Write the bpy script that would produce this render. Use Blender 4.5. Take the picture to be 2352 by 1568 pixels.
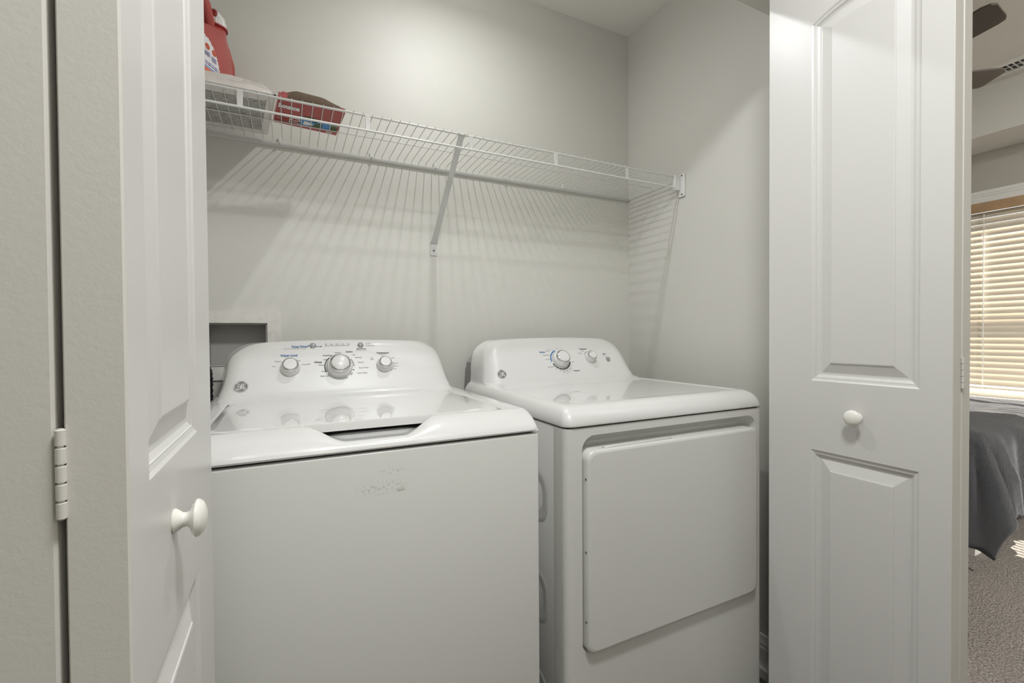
import bpy, bmesh, math, random
from mathutils import Vector, Matrix, noise
random.seed(7)
for o in list(bpy.data.objects): bpy.data.objects.remove(o, do_unlink=True)
scn = bpy.context.scene
COL = scn.collection
CZ = 1.11                                   # eye height; heights below are written relative to it with Z()
def Z(r): return r + CZ

# ------------------------------------------------------------------ camera
psi, pit, rol = 0.4573, 0.0148, -0.0070
F = Vector((math.sin(psi)*math.cos(pit), math.cos(psi)*math.cos(pit), -math.sin(pit)))
R0 = Vector((math.cos(psi), -math.sin(psi), 0)); U0 = R0.cross(F)
R1 = R0*math.cos(rol) + U0*math.sin(rol); U1 = -R0*math.sin(rol) + U0*math.cos(rol)
cam_d = bpy.data.cameras.new('camera'); cam = bpy.data.objects.new('camera', cam_d); COL.objects.link(cam)
cam_d.sensor_width = 36; cam_d.lens = 1041.23*36/2352; cam_d.clip_start = .02; cam_d.clip_end = 60
cam.matrix_world = Matrix(((R1.x, U1.x, -F.x, 0), (R1.y, U1.y, -F.y, 0), (R1.z, U1.z, -F.z, CZ), (0, 0, 0, 1)))
scn.camera = cam
scn.cycles.denoising_prefilter = 'ACCURATE'; scn.cycles.use_adaptive_sampling = False; scn.cycles.max_bounces = 7; scn.cycles.glossy_bounces = 3
# ------------------------------------------------------------------ world, sun, exposure
w = bpy.data.worlds.new('sky'); scn.world = w; w.use_nodes = True; w.cycles.sampling_method = 'NONE'
bg = w.node_tree.nodes['Background']; bg.inputs[0].default_value = (.80, .90, 1.0, 1); bg.inputs[1].default_value = 4.0
SUN_DIR = Vector((-.85, .35, -1.15)).normalized()     # low-spread distant lamp standing for the sun outside the bedroom window
sd = bpy.data.lights.new('sun', 'SPOT'); sd.energy = 150000; sd.color = (1, .95, .86); sd.shadow_soft_size = .07; sd.spot_size = .22; sd.spot_blend = .05
sun = bpy.data.objects.new('sun', sd); COL.objects.link(sun)
sun.location = Vector((4.65, 1.0, 1.35)) - SUN_DIR*15
sun.rotation_euler = SUN_DIR.to_track_quat('-Z', 'Y').to_euler()
vs = scn.view_settings
vs.view_transform = 'Standard'; vs.look = 'None'; vs.gamma = 1; vs.use_curve_mapping = False; vs.exposure = 0.0
L_CLOSET, L_DOME, L_HALL, L_BED = 3.5, 2.1, 19.3, 140.0      # watts of the ceiling lamps; the bedroom one is an added fill

# ------------------------------------------------------------------ materials
def lin(c):
    return tuple(((v/255)/12.92 if v/255 <= .04045 else ((v/255+.055)/1.055)**2.4) for v in c)
MATS = {}
def mat(name, rgb, rough=.5, metal=0, coat=0, coat_r=.05, bump=None, var=None, emit=None, spec=.5, trans=0, sub=0):
    if name in MATS: return MATS[name]
    m = bpy.data.materials.new(name); m.use_nodes = True
    nt = m.node_tree; b = nt.nodes['Principled BSDF']
    c = lin(rgb)
    b.inputs['Base Color'].default_value = (*c, 1)
    b.inputs['Roughness'].default_value = rough; b.inputs['Metallic'].default_value = metal
    b.inputs['Coat Weight'].default_value = coat; b.inputs['Coat Roughness'].default_value = coat_r
    b.inputs['Specular IOR Level'].default_value = spec
    if emit:
        b.inputs['Emission Color'].default_value = (*emit[0], 1); b.inputs['Emission Strength'].default_value = emit[1]
    tc = None
    def coords():
        nonlocal tc
        if tc is None: tc = nt.nodes.new('ShaderNodeTexCoord')
        return tc.outputs['Object']
    if var:                                   # (scale, amount): slight colour variation
        n = nt.nodes.new('ShaderNodeTexNoise'); n.inputs['Scale'].default_value = var[0]; n.inputs['Detail'].default_value = 5
        nt.links.new(coords(), n.inputs['Vector'])
        r = nt.nodes.new('ShaderNodeValToRGB')
        r.color_ramp.elements[0].position = .3; r.color_ramp.elements[1].position = .7
        a = var[1]
        r.color_ramp.elements[0].color = (*[max(0, v*(1-a)) for v in c], 1)
        r.color_ramp.elements[1].color = (*[min(1, v*(1+a)) for v in c], 1)
        nt.links.new(n.outputs['Fac'], r.inputs['Fac']); nt.links.new(r.outputs['Color'], b.inputs['Base Color'])
    if bump:                                  # (scale, strength, distance)
        n = nt.nodes.new('ShaderNodeTexNoise'); n.inputs['Scale'].default_value = bump[0]; n.inputs['Detail'].default_value = 3
        nt.links.new(coords(), n.inputs['Vector'])
        bp = nt.nodes.new('ShaderNodeBump'); bp.inputs['Strength'].default_value = bump[1]; bp.inputs['Distance'].default_value = bump[2]
        nt.links.new(n.outputs['Fac'], bp.inputs['Height']); nt.links.new(bp.outputs['Normal'], b.inputs['Normal'])
    if trans: b.inputs['Transmission Weight'].default_value = trans
    if sub:
        tr = nt.nodes.new('ShaderNodeBsdfTranslucent'); tr.inputs[0].default_value = (*c, 1)
        mx = nt.nodes.new('ShaderNodeMixShader'); mx.inputs[0].default_value = sub
        out = nt.nodes['Material Output']
        nt.links.new(b.outputs[0], mx.inputs[1]); nt.links.new(tr.outputs[0], mx.inputs[2]); nt.links.new(mx.outputs[0], out.inputs[0])
    MATS[name] = m
    return m
def film(name, rgb, alpha, rough=.15):
    m = bpy.data.materials.new(name); m.use_nodes = True; nt = m.node_tree
    b = nt.nodes['Principled BSDF']; b.inputs['Base Color'].default_value = (*lin(rgb), 1); b.inputs['Roughness'].default_value = rough
    t = nt.nodes.new('ShaderNodeBsdfTransparent'); mx = nt.nodes.new('ShaderNodeMixShader'); mx.inputs[0].default_value = alpha
    nt.links.new(t.outputs[0], mx.inputs[1]); nt.links.new(b.outputs[0], mx.inputs[2]); nt.links.new(mx.outputs[0], nt.nodes['Material Output'].inputs[0])
    return m
WALL = mat('wall_paint', (212, 211, 204), .55, bump=(420, .10, .002), var=(3, .012))
CEIL = mat('ceiling_paint', (238, 236, 230), .8, bump=(300, .12, .002))
DOORP = mat('door_paint', (217, 216, 213), .34, bump=(260, .035, .0015))
DOOREDGE = mat('door_edge_paint', (224, 221, 214), .5, bump=(230, .10, .0015))
TRIM = mat('trim_paint', (232, 231, 226), .3)
ENAMEL = mat('white_enamel', (224, 224, 222), .30, coat=.9, coat_r=.02)
PLAST = mat('white_plastic', (225, 225, 223), .30, coat=.9, coat_r=.02)
CABW = mat('cabinet_enamel', (226, 226, 222), .33, coat=.35, coat_r=.12, bump=(900, .02, .0005))
DARK = mat('dark_gap', (18, 18, 18), .6)
CHROME = mat('chrome', (215, 216, 216), .08, metal=1)
GREYB = mat('grey_button', (158, 159, 158), .25, coat=.4)
GREYM = mat('galvanised_grey', (150, 150, 148), .5)
INK = mat('black_ink', (28, 28, 30), .5)
INKG = mat('grey_ink', (150, 150, 148), .5)
INKDG = mat('dark_grey_ink', (122, 122, 120), .5)
INKB = mat('blue_ink', (40, 105, 165), .5)
WHITEI = mat('white_ink', (238, 238, 236), .5)
WIRE = mat('white_vinyl_wire', (218, 218, 215), .3)
METALW = mat('painted_steel', (212, 212, 209), .4)
SCREW = mat('screw_steel', (120, 118, 112), .35, metal=.9)
HINGEM = mat('painted_hinge', (222, 219, 212), .4)
PORC = mat('porcelain', (238, 236, 229), .2, coat=.5)
BLACKP = mat('black_rubber', (22, 22, 23), .4)

# ------------------------------------------------------------------ mesh helpers
ORG = {}
def setp(o, label=None, cat=None, group=None, kind=None):
    if label: o['label'] = label
    if cat: o['category'] = cat
    if group: o['group'] = group
    if kind: o['kind'] = kind
    return o
def thing(name, loc, label, cat, group=None, kind=None):
    o = bpy.data.objects.new(name, None); COL.objects.link(o); o.location = loc; o.empty_display_size = .05
    ORG[o.name] = Vector(loc); return setp(o, label, cat, group, kind)
class MB:
    def __init__(s): s.v = []; s.f = []; s.sm = []
    def add(s, vs, fs, smooth=False):
        b = len(s.v); s.v += [Vector(p) for p in vs]; s.f += [[b+i for i in f] for f in fs]; s.sm += [smooth]*len(fs); return s
    def box(s, a, b):
        x0, y0, z0 = a; x1, y1, z1 = b
        return s.add([(x0,y0,z0),(x1,y0,z0),(x1,y1,z0),(x0,y1,z0),(x0,y0,z1),(x1,y0,z1),(x1,y1,z1),(x0,y1,z1)],
            [(0,3,2,1),(4,5,6,7),(0,1,5,4),(1,2,6,5),(2,3,7,6),(3,0,4,7)])
    def rbox(s, a, b, r=.003, seg=2, edges=None, smooth=True, mtx=None):
        bm = bmesh.new(); bmesh.ops.create_cube(bm, size=1)
        for v in bm.verts: v.co = Vector([a[i] + (v.co[i]+.5)*(b[i]-a[i]) for i in range(3)])
        es = [e for e in bm.edges if edges is None or edges(e)]
        bmesh.ops.bevel(bm, geom=es, offset=r, segments=seg, profile=.5, affect='EDGES')
        s.frombm(bm, smooth, mtx); return s
    def frombm(s, bm, smooth=False, mtx=None):
        bm.verts.ensure_lookup_table(); bm.verts.index_update()
        s.add([(mtx @ v.co if mtx else v.co.copy()) for v in bm.verts], [[v.index for v in f.verts] for f in bm.faces], smooth); bm.free(); return s
    def grid(s, rows, close_u=False, smooth=True):
        n = len(rows[0]); vs = [p for r in rows for p in r]; fs = []
        for i in range(len(rows)-1):
            for j in range(n if close_u else n-1):
                k = (j+1) % n; fs.append((i*n+j, i*n+k, (i+1)*n+k, (i+1)*n+j))
        return s.add(vs, fs, smooth)
    def tube(s, pts, r, seg=8, cap=True, radii=None):
        pts = [Vector(p) for p in pts]; rows = []; up = Vector((.1, .23, .97)).normalized()
        for i, p in enumerate(pts):
            t = (pts[min(i+1, len(pts)-1)] - pts[max(i-1, 0)]).normalized()
            if abs(t.dot(up)) > .97: up = Vector((1, .1, 0)).normalized()
            a = t.cross(up).normalized(); b = t.cross(a).normalized()
            rr = radii[i] if radii else r
            rows.append([p + (a*math.cos(k*2*math.pi/seg) + b*math.sin(k*2*math.pi/seg))*rr for k in range(seg)])
        s.grid(rows, True)
        if cap: s.add(rows[0], [tuple(range(seg))]); s.add(rows[-1], [tuple(range(seg-1, -1, -1))])
        return s
    def lathe(s, prof, o, ax, seg=32, cap=True):
        o = Vector(o); ax = Vector(ax).normalized()
        a = ax.orthogonal().normalized(); b = ax.cross(a)
        rows = [[o + ax*h + (a*math.cos(k*2*math.pi/seg) + b*math.sin(k*2*math.pi/seg))*r for k in range(seg)] for r, h in prof]
        s.grid(rows, True)
        if cap:
            if prof[0][0] > 1e-5: s.add(rows[0], [tuple(range(seg-1, -1, -1))])
            if prof[-1][0] > 1e-5: s.add(rows[-1], [tuple(range(seg))])
        return s
    def prism(s, poly, f0, f1, smooth=False):         # poly of 2D points, f0/f1 map them to 3D
        n = len(poly); a = [f0(*p) for p in poly]; b = [f1(*p) for p in poly]
        s.add(a + b, [tuple(range(n-1, -1, -1)), tuple(range(n, 2*n))]); s.add(a + b, [(i, (i+1) % n, n+(i+1) % n, n+i) for i in range(n)], smooth); return s
    def flat(s, poly, f):
        return s.add([f(*p) for p in poly], [tuple(range(len(poly)))])
def obj(name, mb, m, parent=None, label=None, cat=None, group=None, kind=None, autosmooth=40):
    vs_, fs_ = mb.v, mb.f
    if parent is not None: base = ORG[parent.name]
    else:
        xs = [p.x for p in vs_]; ys = [p.y for p in vs_]; zs = [p.z for p in vs_]
        base = Vector(((min(xs)+max(xs))/2, (min(ys)+max(ys))/2, min(zs)))
    me = bpy.data.meshes.new(name)
    me.from_pydata([tuple(p - base) for p in vs_], [], fs_)
    bm = bmesh.new(); bm.from_mesh(me)
    for f, sm_ in zip(bm.faces, mb.sm): f.smooth = sm_
    bmesh.ops.remove_doubles(bm, verts=bm.verts, dist=1e-6)
    bmesh.ops.recalc_face_normals(bm, faces=bm.faces)
    if any(mb.sm):
        for e in bm.edges:
            if len(e.link_faces) == 2 and e.calc_face_angle(0) > math.radians(autosmooth): e.smooth = False
    bm.to_mesh(me); bm.free()
    me.materials.append(m)
    o = bpy.data.objects.new(name, me); COL.objects.link(o)
    if parent is not None: o.parent = parent
    else: o.location = base
    ORG[o.name] = base
    return setp(o, label, cat, group, kind)
def copyo(src, parent, off=(0, 0, 0)):
    c = src.copy(); COL.objects.link(c); c.parent = parent; c.location = src.location + Vector(off)
    ORG[c.name] = ORG[src.name] + Vector(off); return c
def txt(mb, s, size, f, align='CENTER', bold=0, shear=0, ax=1.0):     # lettering as flat mesh; f maps (u,v) to 3D
    cu = bpy.data.curves.new('t', 'FONT'); cu.body = s; cu.size = size; cu.align_x = align; cu.align_y = 'CENTER'
    cu.resolution_u = 2; cu.offset = bold; cu.shear = shear
    o = bpy.data.objects.new('t', cu); me = bpy.data.meshes.new_from_object(o)
    mb.add([f(v.co.x*ax, v.co.y) for v in me.vertices], [list(p.vertices) for p in me.polygons])
    bpy.data.objects.remove(o); bpy.data.meshes.remove(me)
def rrect(x0, x1, y0, y1, r, n=6):
    rs = r if isinstance(r, (list, tuple)) else [r]*4
    pts = []
    for (cx, cy, a0, rr) in ((x1-rs[0], y0+rs[0], -90, rs[0]), (x1-rs[1], y1-rs[1], 0, rs[1]), (x0+rs[2], y1-rs[2], 90, rs[2]), (x0+rs[3], y0+rs[3], 180, rs[3])):
        for k in range(n+1):
            a = math.radians(a0 + 90*k/n); pts.append((cx+rr*math.cos(a), cy+rr*math.sin(a)))
    return pts
def arc(cx, cy, r, a0, a1, n):
    return [(cx+r*math.cos(math.radians(a0+(a1-a0)*k/n)), cy+r*math.sin(math.radians(a0+(a1-a0)*k/n))) for k in range(n+1)]
def ringpoly(cx, cy, r0, r1, a0, a1, n=16): return arc(cx, cy, r1, a0, a1, n) + arc(cx, cy, r0, a1, a0, n)
def fill_holes(outer, holes, f):                      # planar face with holes -> (verts, faces)
    bm = bmesh.new(); es = []
    for lp in [outer] + holes:
        vv = [bm.verts.new((p[0], p[1], 0)) for p in lp]
        es += [bm.edges.new((vv[i], vv[(i+1) % len(vv)])) for i in range(len(vv))]
    bmesh.ops.triangle_fill(bm, use_beauty=True, use_dissolve=False, edges=es)
    bm.verts.index_update()
    r = [f(v.co.x, v.co.y) for v in bm.verts], [[v.index for v in q.verts] for q in bm.faces]
    bm.free(); return r
def smooth01(t): t = max(0, min(1, t)); return t*t*(3-2*t)

# ================================================================== the setting
YB, XR, XL, ZC = 1.607, 1.381, -.345, Z(1.33)
YF0, YF1, ZH = .762, .8785, Z(.94)                    # front wall faces, head of the closet opening
JL, JR = -.240, 1.300                                 # jambs of the closet opening
def struct(name, mb, m, label, cat): return obj(name, mb, m, None, label, cat, kind='structure')
CARPET = mat('carpet', (142, 134, 126), .95, spec=.1)
nt = CARPET.node_tree; tcn = nt.nodes.new('ShaderNodeTexCoord')
n1 = nt.nodes.new('ShaderNodeTexNoise'); n1.inputs['Scale'].default_value = 130; n1.inputs['Detail'].default_value = 6; n1.inputs['Roughness'].default_value = .7
n2 = nt.nodes.new('ShaderNodeTexVoronoi'); n2.inputs['Scale'].default_value = 170
for n in (n1, n2): nt.links.new(tcn.outputs['Object'], n.inputs['Vector'])
rp = nt.nodes.new('ShaderNodeValToRGB'); rp.color_ramp.elements[0].position = .3; rp.color_ramp.elements[1].position = .72
rp.color_ramp.elements[0].color = (*lin((92, 84, 78)), 1); rp.color_ramp.elements[1].color = (*lin((186, 178, 168)), 1)
nt.links.new(n1.outputs['Fac'], rp.inputs['Fac']); nt.links.new(rp.outputs['Color'], nt.nodes['Principled BSDF'].inputs['Base Color'])
ad = nt.nodes.new('ShaderNodeMath'); ad.operation = 'MULTIPLY_ADD'; ad.inputs[1].default_value = .6
nt.links.new(n2.outputs['Distance'], ad.inputs[0]); nt.links.new(n1.outputs['Fac'], ad.inputs[2])
bp = nt.nodes.new('ShaderNodeBump'); bp.inputs['Strength'].default_value = 1; bp.inputs['Distance'].default_value = .012
nt.links.new(ad.outputs[0], bp.inputs['Height']); nt.links.new(bp.outputs['Normal'], nt.nodes['Principled BSDF'].inputs['Normal'])
struct('floor', MB().box((-1.4, -2.2, -.1), (4.9, 3.1, 0)), CARPET, 'grey-brown looped carpet running through to the bedroom', 'floor')
OX0, OX1, OZ0, OZ1 = -.222, -.060, Z(-.09), Z(.0415)  # hole of the washer outlet box
m = MB()
def wx(x0, x1, z0, z1): m.box((x0, YB, z0), (x1, YB+.12, z1))
wx(-.46, OX0, 0, ZC); wx(OX1, 1.50, 0, ZC); wx(OX0, OX1, 0, OZ0); wx(OX0, OX1, OZ1, ZC)
struct('wall_back', m, WALL, 'warm grey back wall of the laundry closet', 'wall')
struct('wall_right', MB().box((XR, YF1, 0), (XR+.12, YB, ZC)), WALL, 'warm grey side wall right of the dryer', 'wall')
struct('wall_left', MB().box((XL-.12, YF1, 0), (XL, YB, ZC)), WALL, 'warm grey side wall of the closet behind the left folding door', 'wall')
m = MB(); m.box((-1.3, YF0, 0), (JL, YF1, ZC)); m.box((JR, YF0, 0), (2.1, YF1, ZC)); m.box((JL, YF0, ZH), (JR, YF1, ZC))
struct('wall_front', m, WALL, 'hall wall with the closet opening and its header', 'wall')
struct('wall_hall', MB().box((-1.3, -.62, 0), (2.1, -.5, ZC)), WALL, 'hall wall facing the closet', 'wall')
struct('wall_end', MB().box((-1.42, -.62, 0), (-1.3, YF1, ZC)), WALL, 'end wall of the hall', 'wall')
struct('ceiling', MB().box((-1.42, -.62, ZC), (2.1, YB+.12, ZC+.08)), CEIL, 'flat ceiling over the closet and hall', 'ceiling')
# bedroom shell: window wall at X = 4.65
BX = 4.65; ZT = Z(1.66)
WY0, WY1, WZ0, WZ1 = .10, 2.06, .62, Z(.955)
m = MB(); m.box((BX, -2.1, 0), (BX+.14, WY0, ZC)); m.box((BX, WY1, 0), (BX+.14, 3.0, ZC)); m.box((BX, WY0, 0), (BX+.14, WY1, WZ0)); m.box((BX, WY0, WZ1), (BX+.14, WY1, ZC))
BWALL = mat('bedroom_wall_paint', (180, 176, 168), .6, bump=(420, .10, .002))
struct('wall_window', m, BWALL, 'greige bedroom wall around the blind-covered window', 'wall')
m = MB(); m.box((2.0, -2.1, 0), (2.1, -.62, ZC)); m.box((2.0, YF1, 0), (2.1, 3.0, ZC))
struct('wall_bedroom_near', m, BWALL, 'bedroom wall either side of the hall opening', 'wall')
struct('wall_bedroom_far', MB().box((2.1, 3.0, 0), (BX+.14, 3.1, ZC)), BWALL, 'bedroom wall behind the bed head', 'wall')
struct('wall_bedroom_side', MB().box((2.1, -2.2, 0), (BX+.14, -2.1, ZC)), BWALL, 'bedroom wall opposite the bed', 'wall')
m = MB(); TX0, TX1, TY0, TY1 = 2.2, 4.25, -1.7, 2.6
m.box((TX1, -2.1, ZC), (BX+.14, 3.0, ZT+.08)); m.box((2.1, -2.1, ZC), (TX0, 3.0, ZT+.08)); m.box((TX0, -2.1, ZC), (TX1, TY0, ZT+.08)); m.box((TX0, TY1, ZC), (TX1, 3.0, ZT+.08))
m.box((TX0, TY0, ZT), (TX1, TY1, ZT+.08))
BCEIL = mat('bedroom_ceiling_paint', (222, 220, 214), .8, bump=(300, .12, .002))
struct('ceiling_bedroom', m, BCEIL, 'tray ceiling of the bedroom with a dropped border', 'ceiling')
# baseboards
def baseprof(name, axis, fixed, sgn, a, b, label):
    prof = [(0, 0), (.015, 0), (.015, .085), (.0125, .092), (.0125, .100), (.008, .112), (.006, .124), (0, .126)]
    m = MB()
    if axis == 'Y': m.prism(prof, lambda d, z: (fixed+sgn*d, a, z), lambda d, z: (fixed+sgn*d, b, z))
    else: m.prism(prof, lambda d, z: (a, fixed+sgn*d, z), lambda d, z: (b, fixed+sgn*d, z))
    q = MB(); return struct(name, m, TRIM, label, 'baseboard')
baseprof('baseboard_right', 'Y', XR, -1, YF1, YB, 'white moulded baseboard beside the dryer foot')
baseprof('baseboard_back', 'X', YB, -1, XL, XR, 'white moulded baseboard behind the machines')
m = MB().box((XR-.030, YF1, 0), (XR-.0151, YB, .028))
struct('trim_1', m, TRIM, 'white shoe moulding at the foot of the closet baseboard', 'trim')

# ================================================================== window, blind
wn = thing('window_1', (BX, 1.46, WZ0), 'white double-hung bedroom window behind the blind', 'window', kind='structure')
m = MB()
for a, b in (((BX+.06, WY0, WZ0), (BX+.12, WY0+.05, WZ1)), ((BX+.06, WY1-.05, WZ0), (BX+.12, WY1, WZ1)), ((BX+.06, WY0, WZ0), (BX+.12, WY1, WZ0+.05)), ((BX+.06, WY0, WZ1-.05), (BX+.12, WY1, WZ1))): m.box(a, b)
obj('window_frame', m, TRIM, wn)
obj('meeting_rail', MB().box((BX+.065, WY0+.05, Z(.115)), (BX+.115, WY1-.05, Z(.165))), TRIM, wn)
GL = film('window_glass', (235, 245, 245), .12, .02)
for z0, z1 in ((WZ0+.05, Z(.115)), (Z(.165), WZ1-.05)):
    obj('pane', MB().box((BX+.086, WY0+.05, z0), (BX+.090, WY1-.05, z1)), GL, wn)
m = MB(); m.box((BX-.018, WY0-.075, WZ1), (BX, WY1+.075, WZ1+.06)); m.box((BX-.030, WY0-.095, WZ1+.06), (BX, WY1+.095, WZ1+.085)); m.box((BX-.024, WY0-.085, WZ1+.045), (BX, WY1+.085, WZ1+.06))
struct('trim_2', m, TRIM, 'white head casing above the bedroom window', 'trim')
m = MB(); m.box((BX-.018, WY0-.075, WZ0-.02), (BX, WY0, WZ1)); m.box((BX-.018, WY1, WZ0-.02), (BX, WY1+.075, WZ1)); m.box((BX-.05, WY0-.09, WZ0-.04), (BX, WY1+.09, WZ0-.02))
struct('trim_3', m, TRIM, 'white side casing and sill of the bedroom window', 'trim')
SLAT = mat('cream_slat', (206, 195, 178), .45, sub=.08)
VAL = mat('oak_valance', (176, 146, 112), .5, var=(14, .12))
bl = thing('window_blind', (BX+.01, 1.46, WZ0), 'cream slatted blind with a wood-brown valance over the bedroom window', 'blind')
obj('valance', MB().rbox((BX-.035, WY0+.004, WZ1-.072), (BX-.012, WY1-.004, WZ1-.002), .004), VAL, bl)
obj('headrail', MB().box((BX-.010, WY0+.006, WZ1-.06), (BX+.045, WY1-.006, WZ1-.004)), SLAT, bl)
NS = 29; zs0 = WZ1-.088; pitch = .0445; tilt = math.radians(66)
rows = []
for k in range(5):
    u = (k/4-.5)*.05; h = .003*(1-(2*u/.05)**2)
    rows.append((u, h))
def slat_mesh(zc):
    top = []; bot = []
    for (u, h) in rows:
        x = u*math.cos(tilt) - h*math.sin(tilt); z = u*math.sin(tilt) + h*math.cos(tilt)
        xb = u*math.cos(tilt) - (h-.0025)*math.sin(tilt); zb = u*math.sin(tilt) + (h-.0025)*math.cos(tilt)
        top.append((BX+.018+x, zc+z)); bot.append((BX+.018+xb, zc+zb))
    poly = top + bot[::-1]
    return MB().prism(poly, lambda x, z: (x, WY0+.008, z), lambda x, z: (x, WY1-.008, z), True)
s0 = obj('slat', slat_mesh(zs0), SLAT, bl)
for k in range(1, NS): copyo(s0, bl, (0, 0, -pitch*k))
obj('bottom_rail', MB().rbox((BX-.008, WY0+.008, zs0-pitch*NS-.006), (BX+.044, WY1-.008, zs0-pitch*NS+.010), .003), SLAT, bl)
for y in (.35, .92, 1.482, 1.9):
    m = MB(); m.tube([(BX-.008, y, WZ1-.06), (BX-.008, y, zs0-pitch*NS)], .0022, 6); obj('ladder_cord', m, WHITEI, bl)

# ================================================================== bifold doors
def door_loops(y0, y1, zb, zt, R=None):
    def lp(t):
        pts = [(y0+t, zb+t), (y1-t, zb+t)]
        if R is None: pts += [(y1-t, zt-t), (y0+t, zt-t)]
        else:
            yc = (y0+y1)/2; hw = (y1-y0)/2; zc = zt - math.sqrt(R*R-hw*hw)
            for k in range(17):
                x = (hw-t)*(1-2*k/16); pts.append((yc+x, zc+math.sqrt((R-t)**2-x*x)))
        return pts
    return lp
PROF = [(0, 0), (.0035, -.0022), (.008, -.0034), (.0095, -.0034), (.010, -.0050), (.0155, -.0078), (.019, -.0082), (.021, -.0082), (.0435, -.0018), (.0440, -.0006), (.0465, 0)]
D_Z0, D_Z1 = .02, 2.035
def leaf(name, parent, face_x, sgn, y_near, y_far, with_back=True):
    # sgn: direction the moulded front faces (+1 = +X); thickness goes the other way
    th = .035; m = MB()
    loops = [door_loops(y_near+.050, y_far-.1085, Z(-.1175), Z(.75), .245), door_loops(y_near+.050, y_far-.1085, .205, Z(-.2875))]
    f = lambda y, z: (face_x, y, z)
    v, q = fill_holes([(y_near, D_Z0), (y_far, D_Z0), (y_far, D_Z1), (y_near, D_Z1)], [lp(0) for lp in loops], f)
    m.add(v, q)
    for lp in loops:
        rws = [[(face_x + sgn*d, y, z) for (y, z) in lp(t)] for t, d in PROF]
        m.grid(rws, True, False)
        m.add(rws[-1], [tuple(range(len(rws[-1])))])
    o = obj(name, m, DOORP, parent)
    m = MB(); b = face_x - sgn*th; e = .0015
    # edges and rear face, with slightly eased arrises
    xs = sorted((face_x, b))
    m.add([(face_x, y_near, D_Z0), (face_x, y_near, D_Z1), (face_x-sgn*e, y_near-e, D_Z1), (face_x-sgn*e, y_near-e, D_Z0)], [(0, 1, 2, 3)])
    m.add([(face_x-sgn*e, y_near-e, D_Z0), (face_x-sgn*e, y_near-e, D_Z1), (b+sgn*e, y_near-e, D_Z1), (b+sgn*e, y_near-e, D_Z0)], [(0, 1, 2, 3)])
    m.add([(b+sgn*e, y_near-e, D_Z0), (b+sgn*e, y_near-e, D_Z1), (b, y_near+.001, D_Z1), (b, y_near+.001, D_Z0)], [(0, 1, 2, 3)])
    m.add([(b, y_near+.001, D_Z0), (b, y_near+.001, D_Z1), (b, y_far, D_Z1), (b, y_far, D_Z0)], [(0, 1, 2, 3)])
    m.add([(b, y_far, D_Z0), (b, y_far, D_Z1), (face_x, y_far, D_Z1), (face_x, y_far, D_Z0)], [(0, 1, 2, 3)])
    m.add([(face_x, y_near, D_Z1), (face_x, y_far, D_Z1), (b, y_far, D_Z1), (b, y_near, D_Z1)], [(0, 1, 2, 3)])
    m.add([(face_x, y_near, D_Z0), (face_x, y_far, D_Z0), (b, y_far, D_Z0), (b, y_near, D_Z0)], [(0, 1, 2, 3)])
    obj('leaf_edge', m, DOOREDGE, o)
    return o
def hinge(parent, x, y, zc, h=.062):
    m = MB(); n = 5; g = .0009
    hk = h/n; o = None
    for k in range(n):
        z0 = zc-h/2+k*hk+g/2; mm = MB().lathe([(.0020, 0), (.0030, .0006), (.0030, hk-g-.0006), (.0020, hk-g)], (x, y, z0), (0, 0, 1), 16)
        m.add(mm.v, mm.f, True)
    m.tube([(x, y, zc-h/2), (x, y, zc+h/2)], .0018, 10)
    return obj('hinge', m, HINGEM, parent)
def knob(parent, base, ax, r=.0185):
    prof = [(.0115, 0), (.0120, .0012), (.0105, .0035), (.0072, .0075), (.0068, .0105), (.0085, .0135), (.0150, .0160), (r, .0190), (r*.97, .0215), (r*.82, .0245), (r*.55, .0268), (r*.25, .0279), (.0001, .0282)]
    return obj('knob', MB().lathe(prof, base, ax, 36), PORC, parent)
d1 = thing('door_1', (-.14, .6, 0), 'white moulded folding closet door at left, folded back beside the washer', 'door', kind='structure')
l2 = leaf('leaf', d1, -.104, 1, .413, .787)
leaf('leaf', d1, -.1785, -1, .413, .787)
hinge(d1, -.1400, .4105, Z(-.0925)); hinge(d1, -.1400, .4105, .30); hinge(d1, -.1400, .4105, 1.80)
knob(d1, (-.104, .5455, Z(-.181)), (1, 0, 0))
d2 = thing('door_2', (1.19, .6, 0), 'white moulded folding closet door at right, folded back beside the dryer', 'door', kind='structure')
leaf('leaf', d2, 1.157, -1, .413, .787)
leaf('leaf', d2, 1.2315, 1, .413, .787)
hinge(d2, 1.1955, .4105, Z(-.0825)); hinge(d2, 1.1955, .4105, .30); hinge(d2, 1.1955, .4105, 1.80)
knob(d2, (1.157, .577, Z(-.194)), (-1, 0, 0))
# track under the header
m = MB(); m.box((JL, .765, ZH-.022), (JR, .800, ZH)); struct('trim_4', m, TRIM, 'white door track under the closet header', 'trim')

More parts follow.
